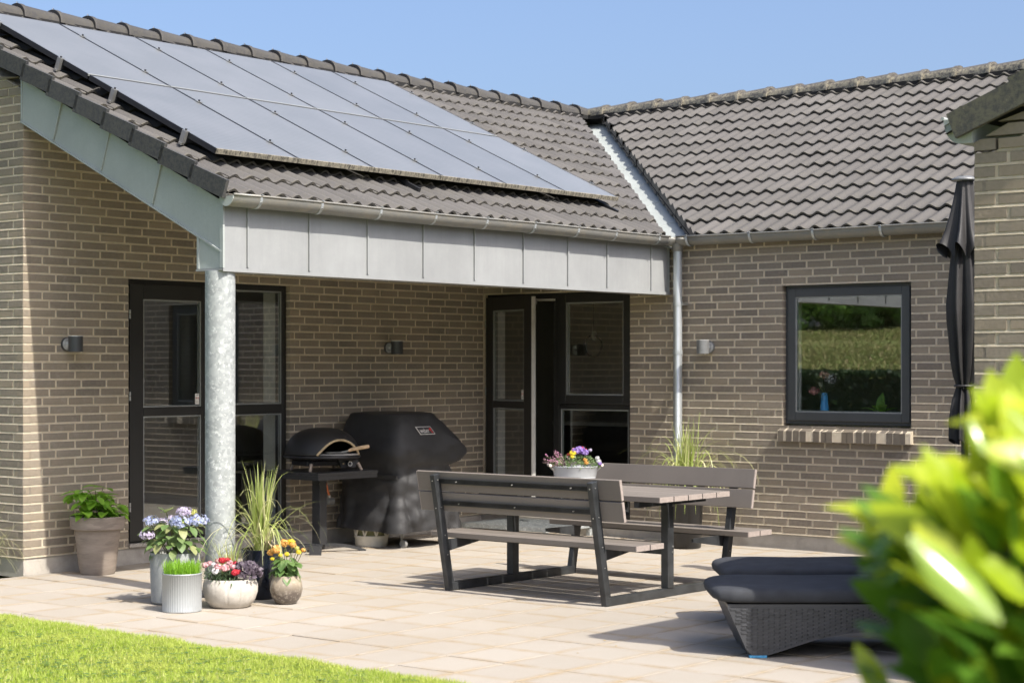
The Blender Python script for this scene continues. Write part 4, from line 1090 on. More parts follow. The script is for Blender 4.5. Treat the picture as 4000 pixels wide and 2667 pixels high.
# leaning legs and backs
leanx = .155 / .82
for sx in (-1, 1):
    bx = sx * .69; ang = math.atan(leanx * 1.05) * sx
    R = Matrix.Translation((bx, 0, 0)) @ Matrix.Rotation(ang, 4, 'Y')
    for fy in (-.685, .685):
        g = MB(); g.box(-.03, .03, fy - .022, fy + .022, .0, .835, M=R); o = g.obj('leg', M_FRAME, TB); bevel(o, .004)
        for z in (.795, .60, .40, .26):
            b2 = MB(); s_ = 1 if sx > 0 else -1
            c0 = R @ Vector((-.0, fy - .022, z)); c1 = R @ Vector((0, fy - .026, z)); b2.tube([c0, c1], .0048, 6)
            if z > .5: b2.tube([R @ Vector((sx * .03, fy, z)), R @ Vector((sx * .034, fy, z))], .0045, 6)
            b2.obj('bolt', M_STEEL, o)
    # boards lie on the inner side of leg
    for (za, zb) in ((.565, .698), (.708, .845)):
        xi0, xi1 = (.031, .056) if sx < 0 else (-.056, -.031)
        if sx < 0: board(xi0, xi1, YA, YB, za, zb, M=R, name='back_board')
        else: board(xi0, xi1, YA, YB, za, zb, M=R, name='back_board')
    for z in (.785, .63):
        g = MB(); xa, xb = (.012, .031) if sx < 0 else (-.031, -.012)
        g.box(xa, xb, -.66, .66, z - .014, z + .014, M=R); g.box((xa if sx < 0 else xb - .003), (xa + .003 if sx < 0 else xb), -.66, .66, z - .018, z + .018, M=R); o = g.obj('back_rail', M_FRAME, TB)
        for yb_ in (-.5, 0, .5):
            b2 = MB(); b2.tube([R @ Vector((0, yb_, z)), R @ Vector((.012 * -sx, yb_, z))], .0042, 6); b2.obj('bolt', M_STEEL, o)
for fy in (-.685, .685):
    g = MB(); g.box(-.71, .71, fy - .025, fy + .025, .002, .058); bevel(g.obj('foot_rail', M_FRAME, TB), .004)
    g = MB(); g.box(-.035 + .0, .035 + .0, fy - .03, fy + .03, .058, .664); o = g.obj('table_post', M_FRAME, TB); bevel(o, .004)
    for z in (.34, .30, .62):
        b2 = MB(); b2.tube([(.02, fy - .03, z), (.02, fy - .036, z)], .008, 6); b2.obj('bolt', M_STEEL, o)
    g = MB(); g.box(-.36, .44, fy - .02, fy + .02, .625, .664); g.obj('top_bearer', M_FRAME, TB)
    for sx in (-1, 1):
        g = MB(); x0 = sx * .62
        g.prism([Vector((sx * .76, fy, .365)), Vector((sx * .34, fy, .365)), Vector((sx * .34, fy, .335)), Vector((sx * .735, fy, .29))], (0, .018, 0), (0, -.018 + .036, 0)) if 0 else g.prism([Vector((sx * .755, 0, .365)), Vector((sx * .35, 0, .365)), Vector((sx * .35, 0, .34)), Vector((sx * .735, 0, .285))], (0, fy + .024 if fy < 0 else fy - .040, 0), (0, fy + .040 if fy < 0 else fy - .024, 0))
        g.obj('seat_bracket', M_FRAME, TB, fixn=True)
g = MB(); g.box(-.022, .022, -.655, .655, .285, .365); g.obj('stretcher', M_FRAME, TB)
for sx in (-.51, .83): MB().box(sx - .02, sx + .02, -.6, .6, .345, .364).obj('seat_rail', M_FRAME, TB)
# ------------------------------------------------------------------ sun loungers
LA = math.atan2(CL.y, CL.x)   # length axis lies across the view
def lounger(name, lab, lat, dep, rz=0.0, L_=1.95, pad=True):
    base = CC + CL * lat + CD * dep; base.z = 0
    t = thing(name, lab, 'sun lounger', base, LA + rz, 'black wicker sun loungers')
    wd = .66
    # side panels with slanted foot and arch
    def bottom(x):   # underside height of side panel
        pts = [(0, .27), (.115, .012), (.215, .012), (.34, .052), (.48, .098), (.64, .130), (.82, .142), (1.2, .142), (1.4, .12), (1.55, .07), (1.68, .012), (1.80, .012), (1.95, .27)]
        for (a, b), (c, d) in zip(pts, pts[1:]):
            if a <= x <= c: return b + (d - b) * (x - a) / (c - a)
        return .27
    # woven strips: short strips proud in basket pattern, on a solid panel
    for side, yy in (('near', 0.0), ('far', wd)):
        g = MB(); n = 60; sgn = -1 if yy == 0 else 1
        xs = [1.95 * i / n for i in range(n + 1)]; vs = []
        for x in xs:
            zb = bottom(x); vs += [(x, yy, zb), (x, yy, .272), (x, yy + .03 * (-sgn), zb), (x, yy + .03 * (-sgn), .272)]
        fs = []
        for i in range(n):
            a = i * 4; b = a + 4; fs += [(a, b, b + 1, a + 1), (a + 2, a + 3, b + 3, b + 2), (a, a + 2, b + 2, b)]
        g.add(vs, fs); P_ = g.obj('side_panel', M_WICK, t)
        w_ = MB(); sh = .0105; sw = .030; row = 0; z = .266
        while z > .01:
            x = -.05 + (sw if row % 2 else 0) * 1.0
            while x < 1.95:
                xa, xb = x, x + sw * 1.15
                if xa > .0 and xb < 1.945 and bottom(xa) < z - sh and bottom(xb) < z - sh:
                    y0, y1 = (yy - .0045, yy - .0005) if yy == 0 else (yy + .0005, yy + .0045)
                    v_ = ru(0, 1); ym = y0 if yy == 0 else y1; yo = y1 if yy == 0 else y0
                    w_.add([(xa, yo, z - sh * .9), (xa + .008, ym, z - sh * .9), (xb - .008, ym, z - sh * .9), (xb, yo, z - sh * .9), (xa, yo, z - .001), (xa + .008, ym, z - .001), (xb - .008, ym, z - .001), (xb, yo, z - .001)],
                           [(0, 1, 5, 4), (1, 2, 6, 5), (2, 3, 7, 6), (4, 5, 6, 7), (0, 3, 2, 1)], var=v_)
                x += sw * 2
            z -= sh; row += 1
        tag(w_.obj('woven_strands', M_WICK, P_, fixn=True), kind='stuff')
    g = MB(); e = [(0, .27), (.115, .012)]
    g.prism([Vector((0, 0, .272)), Vector((.115, 0, .012)), Vector((.145, 0, .012)), Vector((.03, 0, .272))], (0, .03, 0), (0, wd - .03, 0)); g.obj('end_panel', M_WICK, t, fixn=True)
    g = MB(); g.box(.0, 1.95, .0, wd, .2725, .288); g.obj('seat_deck', M_WICK, t)
    # cushion
    g = MB(); n = 22; m = 28; CW0, CW1 = -.03, wd + .03; CX0, CX1 = -.075, 1.97; vs = []
    zc = .333; hx = (CX1 - CX0) / 2; hy = (CW1 - CW0) / 2
    def cush(u, v, top):
        # superellipse edge falloff
        fx = 1 - abs(u) ** 16; fy = 1 - abs(v) ** 14; h = .044 * max(0, fx * fy) ** (.36 if top else .26)
        h *= 1 + .05 * math.sin(u * 9 + v * 3) * (1 if top else 0)
        return h
    for s_ in (1, -1):
        for i in range(m + 1):
            for j in range(n + 1):
                u = math.sin(math.pi / 2 * (-1 + 2 * i / m)); v = math.sin(math.pi / 2 * (-1 + 2 * j / n))
                cr = 1 - .035 * (abs(v) ** 6) * (abs(u) > .8) * (abs(u) - .8) * 5
                x = CX0 + hx + u * hx * cr; y = CW0 + hy + v * hy * (1 - .10 * max(0, abs(u) - .9) * 10 * abs(v) ** 4)
                vs.append((x, y, zc + s_ * cush(u, v, s_ > 0) * (1 if s_ > 0 else .95)))
    st = (m + 1) * (n + 1); fs = []
    for i in range(m):
        for j in range(n):
            a = i * (n + 1) + j; b = a + n + 1; fs.append((a, b, b + 1, a + 1)); fs.append((st + a, st + a + 1, st + b + 1, st + b))
    g.add(vs, fs); c_ = g.obj('cushion', M_CUSH, t, smooth=True)
    me = c_.data; bm = bmesh.new(); bm.from_mesh(me); bmesh.ops.remove_doubles(bm, verts=bm.verts, dist=.0005); bm.to_mesh(me); bm.free(); me.polygons.foreach_set('use_smooth', [True] * len(me.polygons))
    for zz, k_ in ((.349, .985), (.316, .99)):
        g = MB(); pts = []
        for i in range(97):
            a = 2 * math.pi * i / 96; cx_, sx_ = math.cos(a), math.sin(a)
            ex = math.copysign(abs(cx_) ** .18, cx_); ey_ = math.copysign(abs(sx_) ** .25, sx_)
            pts.append((CX0 + hx + ex * hx * k_ * .995, CW0 + hy + ey_ * hy * k_ * .985, zz + .003 * math.sin(a * 5)))
        g.tube(pts, .0045, 5, cap=False); g.obj('piping', M_PIPING, c_)
    if pad:
        g = MB(); g.box(.118, .212, -.006, .05, 0, .013); bevel(g.obj('foot_pad', M_BLUE, t), .002); g = MB(); g.box(1.69, 1.79, -.0, .05, 0, .012); g.obj('foot_pad', M_BLUE, t)
    return t
lounger('sun_lounger', 'nearer of the two low black wicker loungers with anthracite cushion', 1.16, 9.93, 0)
lounger('sun_lounger', 'farther black wicker lounger behind the first, cushion edge showing', 1.32, 10.93, math.radians(.6), pad=False)
# ------------------------------------------------------------------ parasol
U = thing('closed_parasol', 'tall closed black parasol tied near the bottom, standing by the right wing', 'parasol', (-1.95, -5.965, 0))
g = MB(); g.tube([(0, 0, .05), (0, 0, 2.86)], .024, 16); g.obj('pole', M_BLACK, U, smooth=50)
g = MB(); g.lathe([(.001, .055), (.27, .05), (.28, .03), (.28, 0), (.001, 0)], 36); g.obj('base', M_BLACK, U)
g = MB(); g.lathe([(.001, .03), (.05, .028), (.085, .012), (.09, .0), (.03, -.01)], 24, (0, 0, 2.845)); g.obj('top_cap', M_LAMPG, U, smooth=True)
def folds(prof, n, amp_fn, seed, name, twist=0, ragged=0, parent=U, zoff=0, mat=M_UMB):
    r = random.Random(seed); ph = [r.uniform(0, 6.28) for _ in range(6)]; g = MB(); vs = []; fs = []
    for i, (rad, z) in enumerate(prof):
        for k in range(n):
            a = 2 * math.pi * k / n; am = amp_fn(i / (len(prof) - 1))
            f = 1 + am * (.6 * math.cos(8 * a + ph[0] + z * twist) + .25 * math.cos(5 * a + ph[1] - z * 3) + .25 * math.cos(13 * a + ph[2] + z * 2.2))
            zz = z + (ragged * math.cos(8 * a + ph[0] + z * twist) if i == len(prof) - 1 else 0)
            rad_ = rad * .80; vs.append((rad_ * f * math.cos(a), rad_ * f * math.sin(a), zz))
    for i in range(len(prof) - 1):
        for k in range(n): k2 = (k + 1) % n; fs.append((i * n + k, (i + 1) * n + k, (i + 1) * n + k2, i * n + k2))
    g.add(vs, fs); return g.obj(name, mat, parent, smooth=True)
folds([(.060, 2.845), (.070, 2.75), (.082, 2.6), (.095, 2.45), (.108, 2.3), (.120, 2.15), (.132, 2.0), (.128, 1.88), (.115, 1.75), (.098, 1.6), (.078, 1.5), (.060, 1.445), (.058, 1.42), (.085, 1.33), (.105, 1.2), (.11, 1.05)], 160, lambda t: .10 + .34 * min(1, t * 1.6), 5, 'canopy', 1.2, .02)
folds([(.068, 2.850), (.085, 2.74), (.112, 2.62), (.145, 2.50), (.180, 2.41), (.198, 2.36)], 160, lambda t: .06 + .38 * t, 9, 'top_flounce', .8, .05)
g = MB(); g.tube([(math.cos(k * .3) * .066, math.sin(k * .3) * .066, 1.432) for k in range(22)], .010, 6); g.obj('tie_strap', M_UMB, U)
# ------------------------------------------------------------------ side table + pizza oven
ST = thing('barbecue_side_table', 'black square pedestal table under the pizza oven', 'table', (-2.70, -.46, 0))
g = MB()
for i in range(8): g.box(-.35, .36, -.34 + i * .085, -.34 + i * .085 + .079, .664, .688)
for i in range(8):
    b2 = MB(); b2.box(-.35, .36, -.34 + i * .085, -.34 + i * .085 + .079, .668, .690); bevel(b2.obj('table_slat', M_BLACK, ST), .002)
MB().box(-.345, .355, -.335, -.315, .63, .667).obj('edge_rail', M_BLACK, ST); MB().box(-.345, -.325, -.315, .33, .63, .667).obj('edge_rail', M_BLACK, ST)
g = MB(); g.box(-.045, .045, -.045, .045, .06, .63, M=Matrix.Rotation(math.radians(4), 4, 'Z')); bevel(g.obj('pedestal', M_BLACK, ST), .004)
def arm(a, ln):
    g = MB(); d = Vector((math.cos(a), math.sin(a), 0)); s_ = Vector((-d.y, d.x, 0)); path = []
    for k in range(9):
        q = k / 8; p = d * (.04 + (ln - .04) * q); h = .075 - .062 * q ** 2.2; path.append((p + Vector((0, 0, h - .014)), s_ * 1.0, Vector((0, 0, 1))))
    g.sweep(path, [(-.028, -.013), (.028, -.013), (.028, .013), (-.028, .013)], closed=True, cap=True); g.obj('foot', M_BLACK, ST, fixn=True)
arm(math.atan2(-.20, .33), .40); arm(math.atan2(.20, -.33), .40); arm(math.atan2(-.20, -.22), .28); arm(math.atan2(.2, .22), .28)
MB().box(-.045, .045, -.075, -.0, 0, .075, M=Matrix.Translation((-.17, -.12, 0)) @ Matrix.Rotation(math.radians(42) - math.pi / 2, 4, 'Z')).obj('foot_block', M_BLACK, ST)
PO = thing('pizza_oven', 'black domed gas pizza oven with arched mouth on the side table', 'pizza oven', (-2.68, -.47, .69), math.radians(-18))
# local: mouth faces -Y (towards the camera, a little right); dome elongated
g = MB(); n = 128; m = 40; vs = []; fs = []
OA, OB, OH = .31, .33, .225; zb_ = .135
mw = .205
def mouth(x): return .125 * max(0, 1 - (abs(x - .02) / mw) ** 2.2)
for i in range(m + 1):
    ph = (math.pi / 2) * i / m
    for k in range(n):
        a = 2 * math.pi * k / n
        rr = math.cos(ph) ** .80; z = zb_ + OH * math.sin(ph) ** .95
        vs.append((OA * rr * math.cos(a), OB * rr * math.sin(a), z))
keep = []
for i in range(m):
    for k in range(n):
        k2 = (k + 1) % n; q = [i * n + k, i * n + k2, (i + 1) * n + k2, (i + 1) * n + k]
        c = sum((Vector(vs[j]) for j in q), Vector()) / 4
        if c.y < -.05 and abs(c.x - .02) < mw and c.z - zb_ < mouth(c.x): continue
        fs.append(tuple(q))
# snap boundary of opening to arch
for j, p in enumerate(vs):
    pass
g.add(vs, fs); o = g.obj('dome', M_OVEN, PO, smooth=40); md = o.modifiers.new('s', 'SOLIDIFY'); md.thickness = .012
# arch trim
g = MB(); pts = []
for k in range(25):
    x = .02 - mw + 2 * mw * k / 24; z = zb_ + mouth(x) + .004; sp = min(1, ((z - zb_) / OH)) ; rr = math.cos(math.asin(min(1, sp ** (1 / .95)))) ** .80
    yy = -math.sqrt(max(.0001, 1 - (x / (OA * rr)) ** 2)) * OB * rr - .006; pts.append((x, yy, z))
g.tube(pts, .010, 8); g.obj('mouth_trim', M_EDGEW, PO, smooth=60)
g = MB(); g.lathe([(.001, zb_ - .005), (1.02, zb_ - .005), (1.04, zb_ - .018), (1.0, zb_ - .03), (.9, zb_ - .036), (.001, zb_ - .036)], 48); 
g.v = [(x * OA, y * OB, z) for x, y, z in g.v]; g.obj('base_plate', M_OVEN, PO, smooth=40)
g = MB(); g.lathe([(.001, zb_ + .0), (.78, zb_ + .0), (.78, zb_ + .012), (.001, zb_ + .012)], 40); g.v = [(x * OA + .05, y * OB - .06, z) for x, y, z in g.v]; g.obj('pizza_stone', simple('pizza_stone', (.30, .29, .27), .8), PO)
g = MB(); g.box(-.22, .24, -.16, .14, .045, .09); bevel(g.obj('burner_box', M_OVEN, PO), .01)
g = MB(); g.prism([Vector((.06, 0, .092)), Vector((.25, 0, .092)), Vector((.22, 0, .028)), Vector((.09, 0, .028))], (0, -.185, 0), (0, -.16, 0)); g.obj('control_panel', M_BLACK, PO, fixn=True)
g = MB(); g.tube([(.155, -.185, .06), (.155, -.215, .06)], .024, 20); o = g.obj('control_knob', M_BLACK, PO, smooth=50); g = MB(); g.lathe([(.016, 0), (.020, 0)], 20); g.v = [(x + .155, -.2155, y + .06) for x, y, z in g.v]; g.obj('knob_mark', M_WHITE, o)
g = MB(); g.tube([(.105, -.185, .06), (.105, -.192, .06)], .008, 10); g.obj('igniter_button', M_WOOD, PO)
for (x, y) in ((-.17, -.16), (.235, -.13), (.17, .15), (-.16, .15)):
    g = MB(); k = 1.25; g.tube([(x, y, .095), (x * 1.12, y * 1.12, .06)], .015, 12); o = g.obj('leg', M_OVEN, PO, smooth=50); g = MB(); g.tube([(x * 1.12, y * 1.12, .062), (x * k, y * k, .0)], [.0155, .012], 12); g.obj('leg_foot', M_WOODG, o, smooth=50)
pe = thing('pizza_peel', 'small metal pizza turner with wooden handle resting in the oven mouth', 'pizza peel', (-2.68, -.47, .702), math.radians(-18))
g = MB(); g.prism([Vector((-.08, -.25, .146)), Vector((.08, -.30, .146)), Vector((.10, -.16, .146)), Vector((-.06, -.12, .146))], (0, 0, 0), (0, 0, .003)); g.obj('blade', M_STEEL, pe, fixn=True)
g = MB(); g.tube([(.05, -.26, .150), (.11, -.30, .165)], .006, 8); g.obj('neck', M_STEEL, pe); g = MB(); g.tube([(.10, -.29, .163), (.13, -.31, .175), (.24, -.37, .197), (.25, -.376, .199)], [.012, .015, .016, .010], 12); g.obj('handle', M_WOOD, pe, smooth=50)
gh = thing('gas_hose', 'orange gas hose with regulator hanging below the side table', 'gas hose', (-2.37, -.22, 0))
g = MB(); g.tube([(-.05, -.03, .66), (-.02, .0, .58), (.03, .0, .44)], .009, 8); g.obj('hose', M_ORANGE, gh, smooth=60); g = MB(); g.tube([(.03, 0, .45), (.035, 0, .41)], .014, 10); g.tube([(.0, 0, .40), (.07, 0, .395)], .03, 14); g.obj('regulator', M_STEEL, gh, smooth=50)
# ------------------------------------------------------------------ covered barbecue
BB = thing('covered_barbecue', 'large gas barbecue under a black fabric cover against the wall', 'barbecue')
secs = [(.148, -2.19, -1.36, -.91, -.13), (.20, -2.185, -1.37, -.91, -.13), (.40, -2.17, -1.40, -.895, -.13), (.62, -2.155, -1.42, -.885, -.12), (.70, -2.155, -1.42, -.88, -.12), (.735, -2.17, -1.28, -.905, -.11), (.80, -2.19, -1.215, -.915, -.10), (.86, -2.19, -1.235, -.91, -.10),
        (.94, -2.17, -1.315, -.885, -.11), (1.04, -2.13, -1.42, -.845, -.12), (1.11, -2.10, -1.49, -.81, -.12), (1.145, -2.085, -1.51, -.785, -.13), (1.160, -2.06, -1.53, -.76, -.15), (1.167, -1.98, -1.60, -.68, -.22), (1.168, -1.9, -1.68, -.6, -.3)]
# resample finely in z
def interp(z):
    for a, b in zip(secs, secs[1:]):
        if a[0] <= z <= b[0]:
            t_ = (z - a[0]) / (b[0] - a[0]); return [a[i] + (b[i] - a[i]) * t_ for i in range(1, 5)]
    return list(secs[-1][1:])
zs = [.148 + i * .022 for i in range(25)] + [.70, .715, .735, .76, .80, .83, .86, .89, .92, .95, .98, 1.01, 1.04, 1.075, 1.11, 1.13, 1.145, 1.153, 1.160, 1.164, 1.167, 1.168]
zs = sorted(set(zs)); g = MB(); n = 260; vs = []
for z in zs:
    x0, x1, y0, y1 = interp(z); cx, cy, hx, hy = (x0 + x1) / 2, (y0 + y1) / 2, (x1 - x0) / 2, (y1 - y0) / 2
    low = max(0, min(1, (.74 - z) / .55))
    for k in range(n):
        a = 2 * math.pi * k / n; c_, s_ = math.cos(a), math.sin(a); e = .34 if z < 1.1 else .45
        px = math.copysign(abs(c_) ** e, c_) * hx; py = math.copysign(abs(s_) ** e, s_) * hy
        al = px * 1.0 + py * .7
        w_ = low * (.050 * abs(math.sin(al * 7 + .7 * math.sin(z * 4))) ** .6 - .03 + .028 * abs(math.sin(al * 12.5 + z * 1.6)) ** .8 + .010 * abs(math.sin(al * 27 - z * 3)) + .005 * math.sin(al * 61 - z * 7))
        w_ += (.006 * math.sin(al * 9 + z * 22) + .005 * math.sin(al * 15 - z * 40) + .003 * math.sin(al * 33 + z * 55)) * (1 if z < .95 else .3) + .006 * math.exp(-((z - .93) / .02) ** 2) * math.sin(al * 3)
        nrm = Vector((c_ * hy, s_ * hx, 0)).normalized()
        zz = z + (-.012 * math.sin(al * 7) if z < .15 else 0)
        vs.append((cx + px + nrm.x * w_, cy + py + nrm.y * w_, zz))
fs = []
for i in range(len(zs) - 1):
    for k in range(n): k2 = (k + 1) % n; fs.append((i * n + k, i * n + k2, (i + 1) * n + k2, (i + 1) * n + k))
fs.append(tuple(range((len(zs) - 1) * n, len(zs) * n)))
g.add(vs, fs); CV = g.obj('cover', M_COVER, BB, smooth=True)
M_CAST = simple('caster_grey', (.22, .22, .21), .5)
for xx, yy in ((-2.0, -.76), (-1.5, -.76), (-2.0, -.22)):
    o = MB().tube([(xx, yy, .16), (xx, yy, .05)], .010, 8).obj('caster_fork', M_CAST, BB); MB().tube([(xx - .012, yy - .02, .035), (xx + .016, yy - .02, .035)], .035, 16).obj('caster_wheel', M_CAST, o, smooth=50)
g = MB(); g.box(-2.175, -2.160, -.86, -.50, .60, .635); g.obj('cover_strap', M_COVER, BB)
# logo patch on sloping front
tilt = math.atan2(.045, .10)
pn = Matrix.Translation((-1.815, -.866, 1.010)) @ Matrix.Rotation(math.radians(90) - .38, 4, 'X')
g = MB(); hw, hh, sh = .095, .036, .020
def par(hw, hh, z):
    k = sh * hh / .036; return [Vector((-hw + k, -hh, z)), Vector((hw + k, -hh, z)), Vector((hw - k, hh, z)), Vector((-hw - k, hh, z))]
g.prism(par(hw, hh, 0), (0, 0, 0), (0, 0, .004)); lp = g.obj('logo_patch', M_WHITE, BB, fixn=True); lp.matrix_local = pn
g = MB(); g.prism(par(hw - .005, hh - .004, .004), (0, 0, 0), (0, 0, .001)); g.obj('logo_field', M_BLACK, lp, fixn=True)
txt('weber', .056, M_WHITE, lp, (-.068, -.022, .0062), (0, 0, 0), 'logo_lettering', shear=-.5, sx=.82, sy=1.15, bold=.0)
g = MB(); REDM = simple('logo_red', (.55, .02, .02), .6); g.tube([(.062, .010, .005), (.062, .010, .0065)], .013, 16); g.prism([Vector((.066, -.002, .005)), Vector((.073, -.002, .005)), Vector((.096, -.024, .005)), Vector((.078, -.024, .005))], (0, 0, 0), (0, 0, .0012)); g.obj('logo_mark', REDM, lp, fixn=True)
# perforated cream pot under the barbecue
BK = thing('openwork_pot', 'cream flower pot with cut-out pattern half under the barbecue cover', 'pot', (-2.02, -.42, 0))
g = MB(); g.lathe([(.10, 0), (.135, .0), (.142, .012), (.146, .075), (.152, .078), (.152, .094), (.146, .097)], 40); g.obj('pot_base', M_CREAM, BK, smooth=40)
g = MB()
for k in range(9):
    a = 2 * math.pi * k / 9
    for s_ in (-1, 1):
        pts = [(math.cos(a + s_ * .35 * q / 4) * .147, math.sin(a + s_ * .35 * q / 4) * .147, .095 + .10 * (q / 4) ** .7) for q in range(5)]; g.tube(pts, .009, 6)
g.lathe([(.140, .19), (.152, .19), (.152, .205), (.140, .205)], 40); g.obj('openwork_band', M_CREAM, BK)
g = MB(); g.lathe([(.13, .09), (.13, .2)], 30); g.obj('pot_liner', simple('green_liner', (.20, .20, .10), .8), BK)
# door step grating
GR = thing('grating_step', 'galvanised steel grating step in front of the open door', 'door step', (-.385, -.86, 0))
g = MB(); hx, hy, zt = .36, .50, .118
for (a, b_, c_, d_) in ((-hx, hx, -hy, -hy + .005), (-hx, hx, hy - .005, hy), (-hx, -hx + .005, -hy + .005, hy - .005), (hx - .005, hx, -hy + .005, hy - .005)): g.box(a, b_, c_, d_, zt - .04, zt)
g.obj('step_frame', M_GALV, GR); g = MB()
for i in range(1, 24): x = -hx + i * .03; g.box(x - .0015, x + .0015, -hy + .005, hy - .005, zt - .032, zt - .002)
for i in range(1, 12): y = -hy + i * .083; g.box(-hx + .005, hx - .005, y - .003, y + .003, zt - .012, zt - .0035)
tag(g.obj('grating_bars', M_GALV, GR), kind='stuff')
g = MB()
for (x, y) in ((-.33, -.47), (.33, -.47), (-.33, .47), (.33, .47)): g.box(x - .02, x + .02, y - .02, y + .02, 0, zt - .04)
g.obj('step_feet', M_GALV, GR)
# ------------------------------------------------------------------ plants
def leaf_mesh(name, mat, ln=1.0, wd=.5, curl=.25, fold=.15, n=5, power=1.0):
    g = MB(); vs = []; fs = []
    for i in range(n + 1):
        t_ = i / n; w_ = wd / 2 * math.sin(math.pi * min(.999, max(.02, t_)) ** power) ** .8 * (1 if i < n else 0)
        y = ln * t_; z = -curl * t_ * t_ * ln
        vs += [(-w_, y, z + fold * w_), (0, y, z), (w_, y, z + fold * w_)]
    for i in range(n): a = i * 3; fs += [(a, a + 1, a + 4, a + 3), (a + 1, a + 2, a + 5, a + 4)]
    g.add(vs, fs, var=0.0); return g
def leaves(parent, G, mat, items, name='leaf', budget=300, smooth=True):
    """items: list of (pos, dir, up, size)"""
    me = G.mesh(name, mat); me.polygons.foreach_set('use_smooth', [True] * len(me.polygons)); st = MB()
    for n_, (p, d, up, s) in enumerate(items):
        d = Vector(d).normalized(); x = d.cross(Vector(up)); x = x.normalized() if x.length > 1e-4 else Vector((1, 0, 0)); z = x.cross(d)
        Mx = basis(Vector(p), x * s, d * s, z * s)
        if n_ < budget: inst(name, me, Mx, parent)
        else: st.add([Mx @ Vector(q) for q in G.v], G.f, var=rnd())
    if st.v: tag(st.obj(name + 's', mat, parent, smooth=True), kind='stuff')
def rdir(zmin=-.3, zmax=1):
    a = rnd() * 6.283; z = ru(zmin, zmax); r = math.sqrt(max(0, 1 - z * z)); return Vector((math.cos(a) * r, math.sin(a) * r, z))
def blades(parent, n, base_r, h0, h1, wd, droop, mat, z0, name='grass_blades', stuff=True, spread=.6, cx=0, cy=0, seg=6, kink=.0):
    g = MB()
    for _ in range(n):
        a = rnd() * 6.283; r = base_r * math.sqrt(rnd()); p = Vector((cx + math.cos(a) * r, cy + math.sin(a) * r, z0))
        b = rnd() * 6.283; d = Vector((math.cos(b), math.sin(b), 0)); L_ = ru(h0, h1); lean = spread * rnd(); dr = droop * ru(.3, 1.5); w_ = wd * ru(.6, 1.3)
        v = (Vector((0, 0, 1)) + d * lean).normalized(); side = Vector((-d.y, d.x, 0)); vs = []; q = p.copy(); kk = random.randrange(2, seg) if rnd() < kink else 99
        for i in range(seg + 1):
            t_ = i / seg; ww = w_ * (1 - t_ ** 2.2) + .0006
            vs += [q - side * ww, q + side * ww]
            v = (v + Vector((0, 0, -1)) * dr * t_ * .55 + d * .06 * dr).normalized()
            if i == kk: v = (v + Vector((0, 0, -1.6)) + d).normalized()
            q = q + v * L_ / seg
            if q.z < .01: q.z = .01
        g.add(vs, [(2 * i, 2 * i + 1, 2 * i + 3, 2 * i + 2) for i in range(seg)], var=rnd())
    o = g.obj(name, mat, parent)
    if stuff: tag(o, kind='stuff')
    return o
HP_()
# 1 taupe pot with lime green leaves
P1 = thing('potted_plant', 'tapered taupe stoneware pot with fresh green leaves left of the door', 'potted plant', (-4.919, -.319, 0))
g = MB(); g.lathe([(.001, .004), (.125, 0), (.135, .02), (.172, .335), (.183, .34), (.203, .345), (.207, .43), (.2, .438), (.19, .432), (.185, .40)], 44); g.obj('pot', M_TAUPE, P1, smooth=35)
g = MB(); g.lathe([(.001, .41), (.188, .40)], 30); g.obj('soil', M_SOIL, P1)
g = MB()
it = []
for k in range(11):
    a = rnd() * 6.28; r = .12 * math.sqrt(rnd()); tip = Vector((math.cos(a) * (r + .07), math.sin(a) * (r + .07), ru(.50, .66))); g.tube([(math.cos(a) * r * .5, math.sin(a) * r * .5, .40), tip * .6 + Vector((0, 0, .2)), tip], .003, 5)
    for j in range(13):
        q = rdir(-.35, .5); z = ru(.44, tip.z); it.append((Vector((tip.x * .8, tip.y * .8, z)) + q * .02, q, (0, 0, 1), ru(.08, .135)))
g.obj('stem', M_STEM, P1)
leaves(P1, leaf_mesh('l', M_LF_LIME, 1, .62, .35, .25), M_LF_LIME, it)
# 2 hydrangea in grey pot
P2 = thing('potted_hydrangea', 'blue flowering hydrangea in a tall grey cement pot', 'potted plant', (-5.681, -2.10, 0))
g = MB(); g.lathe([(.001, .004), (.145, .0), (.158, .015), (.168, .33), (.166, .338), (.152, .338), (.150, .30)], 44); g.obj('pot', M_CONCP, P2, smooth=35)
g = MB(); g.lathe([(.001, .31), (.152, .305)], 30); g.obj('soil', M_SOIL, P2)
it = []; g = MB(); heads = [(-.20, .06, .50, .055, M_PLIL), (.03, -.03, .575, .07, M_PBLUE), (.17, -.10, .52, .065, M_PBLUE), (.0, -.14, .52, .065, M_PBLUE), (-.12, .02, .54, .05, M_PLIL), (.08, .05, .60, .05, M_PLIL)]
def cvec(l, d, z): return CL * l + CD * d + Vector((0, 0, z))
hd = [(-.145, -.08, .545, .055, M_PBLUE), (-.165, -.12, .455, .055, M_PLIL), (-.02, -.03, .555, .045, M_PLIL), (.055, -.12, .54, .075, M_PBLUE), (.06, -.02, .60, .055, M_PLIL), (.165, -.06, .545, .07, M_PBLUE), (.105, .04, .595, .035, M_PYG), (-.10, .08, .52, .05, M_PLIL)]
for (l, d, z, r, mm) in hd:
    p = cvec(l, d, z); g.tube([(p.x * .2, p.y * .2, .31), (p.x * .6, p.y * .6, .42), (p.x, p.y, p.z - .02)], .0035, 5)
    blossom('flower_head', r, 80, mm, P2, p, .6, .22); blossom('flower_head_buds', r * .8, 40, M_PYG if rnd() < .5 else M_PLIL, P2, p, .6, .10)
g.tube([tuple(cvec(-.0, -.02, .31)), tuple(cvec(-.02, -.06, .5)), tuple(cvec(-.045, -.07, .60))], .004, 5)
g.obj('stem', M_STEM, P2)
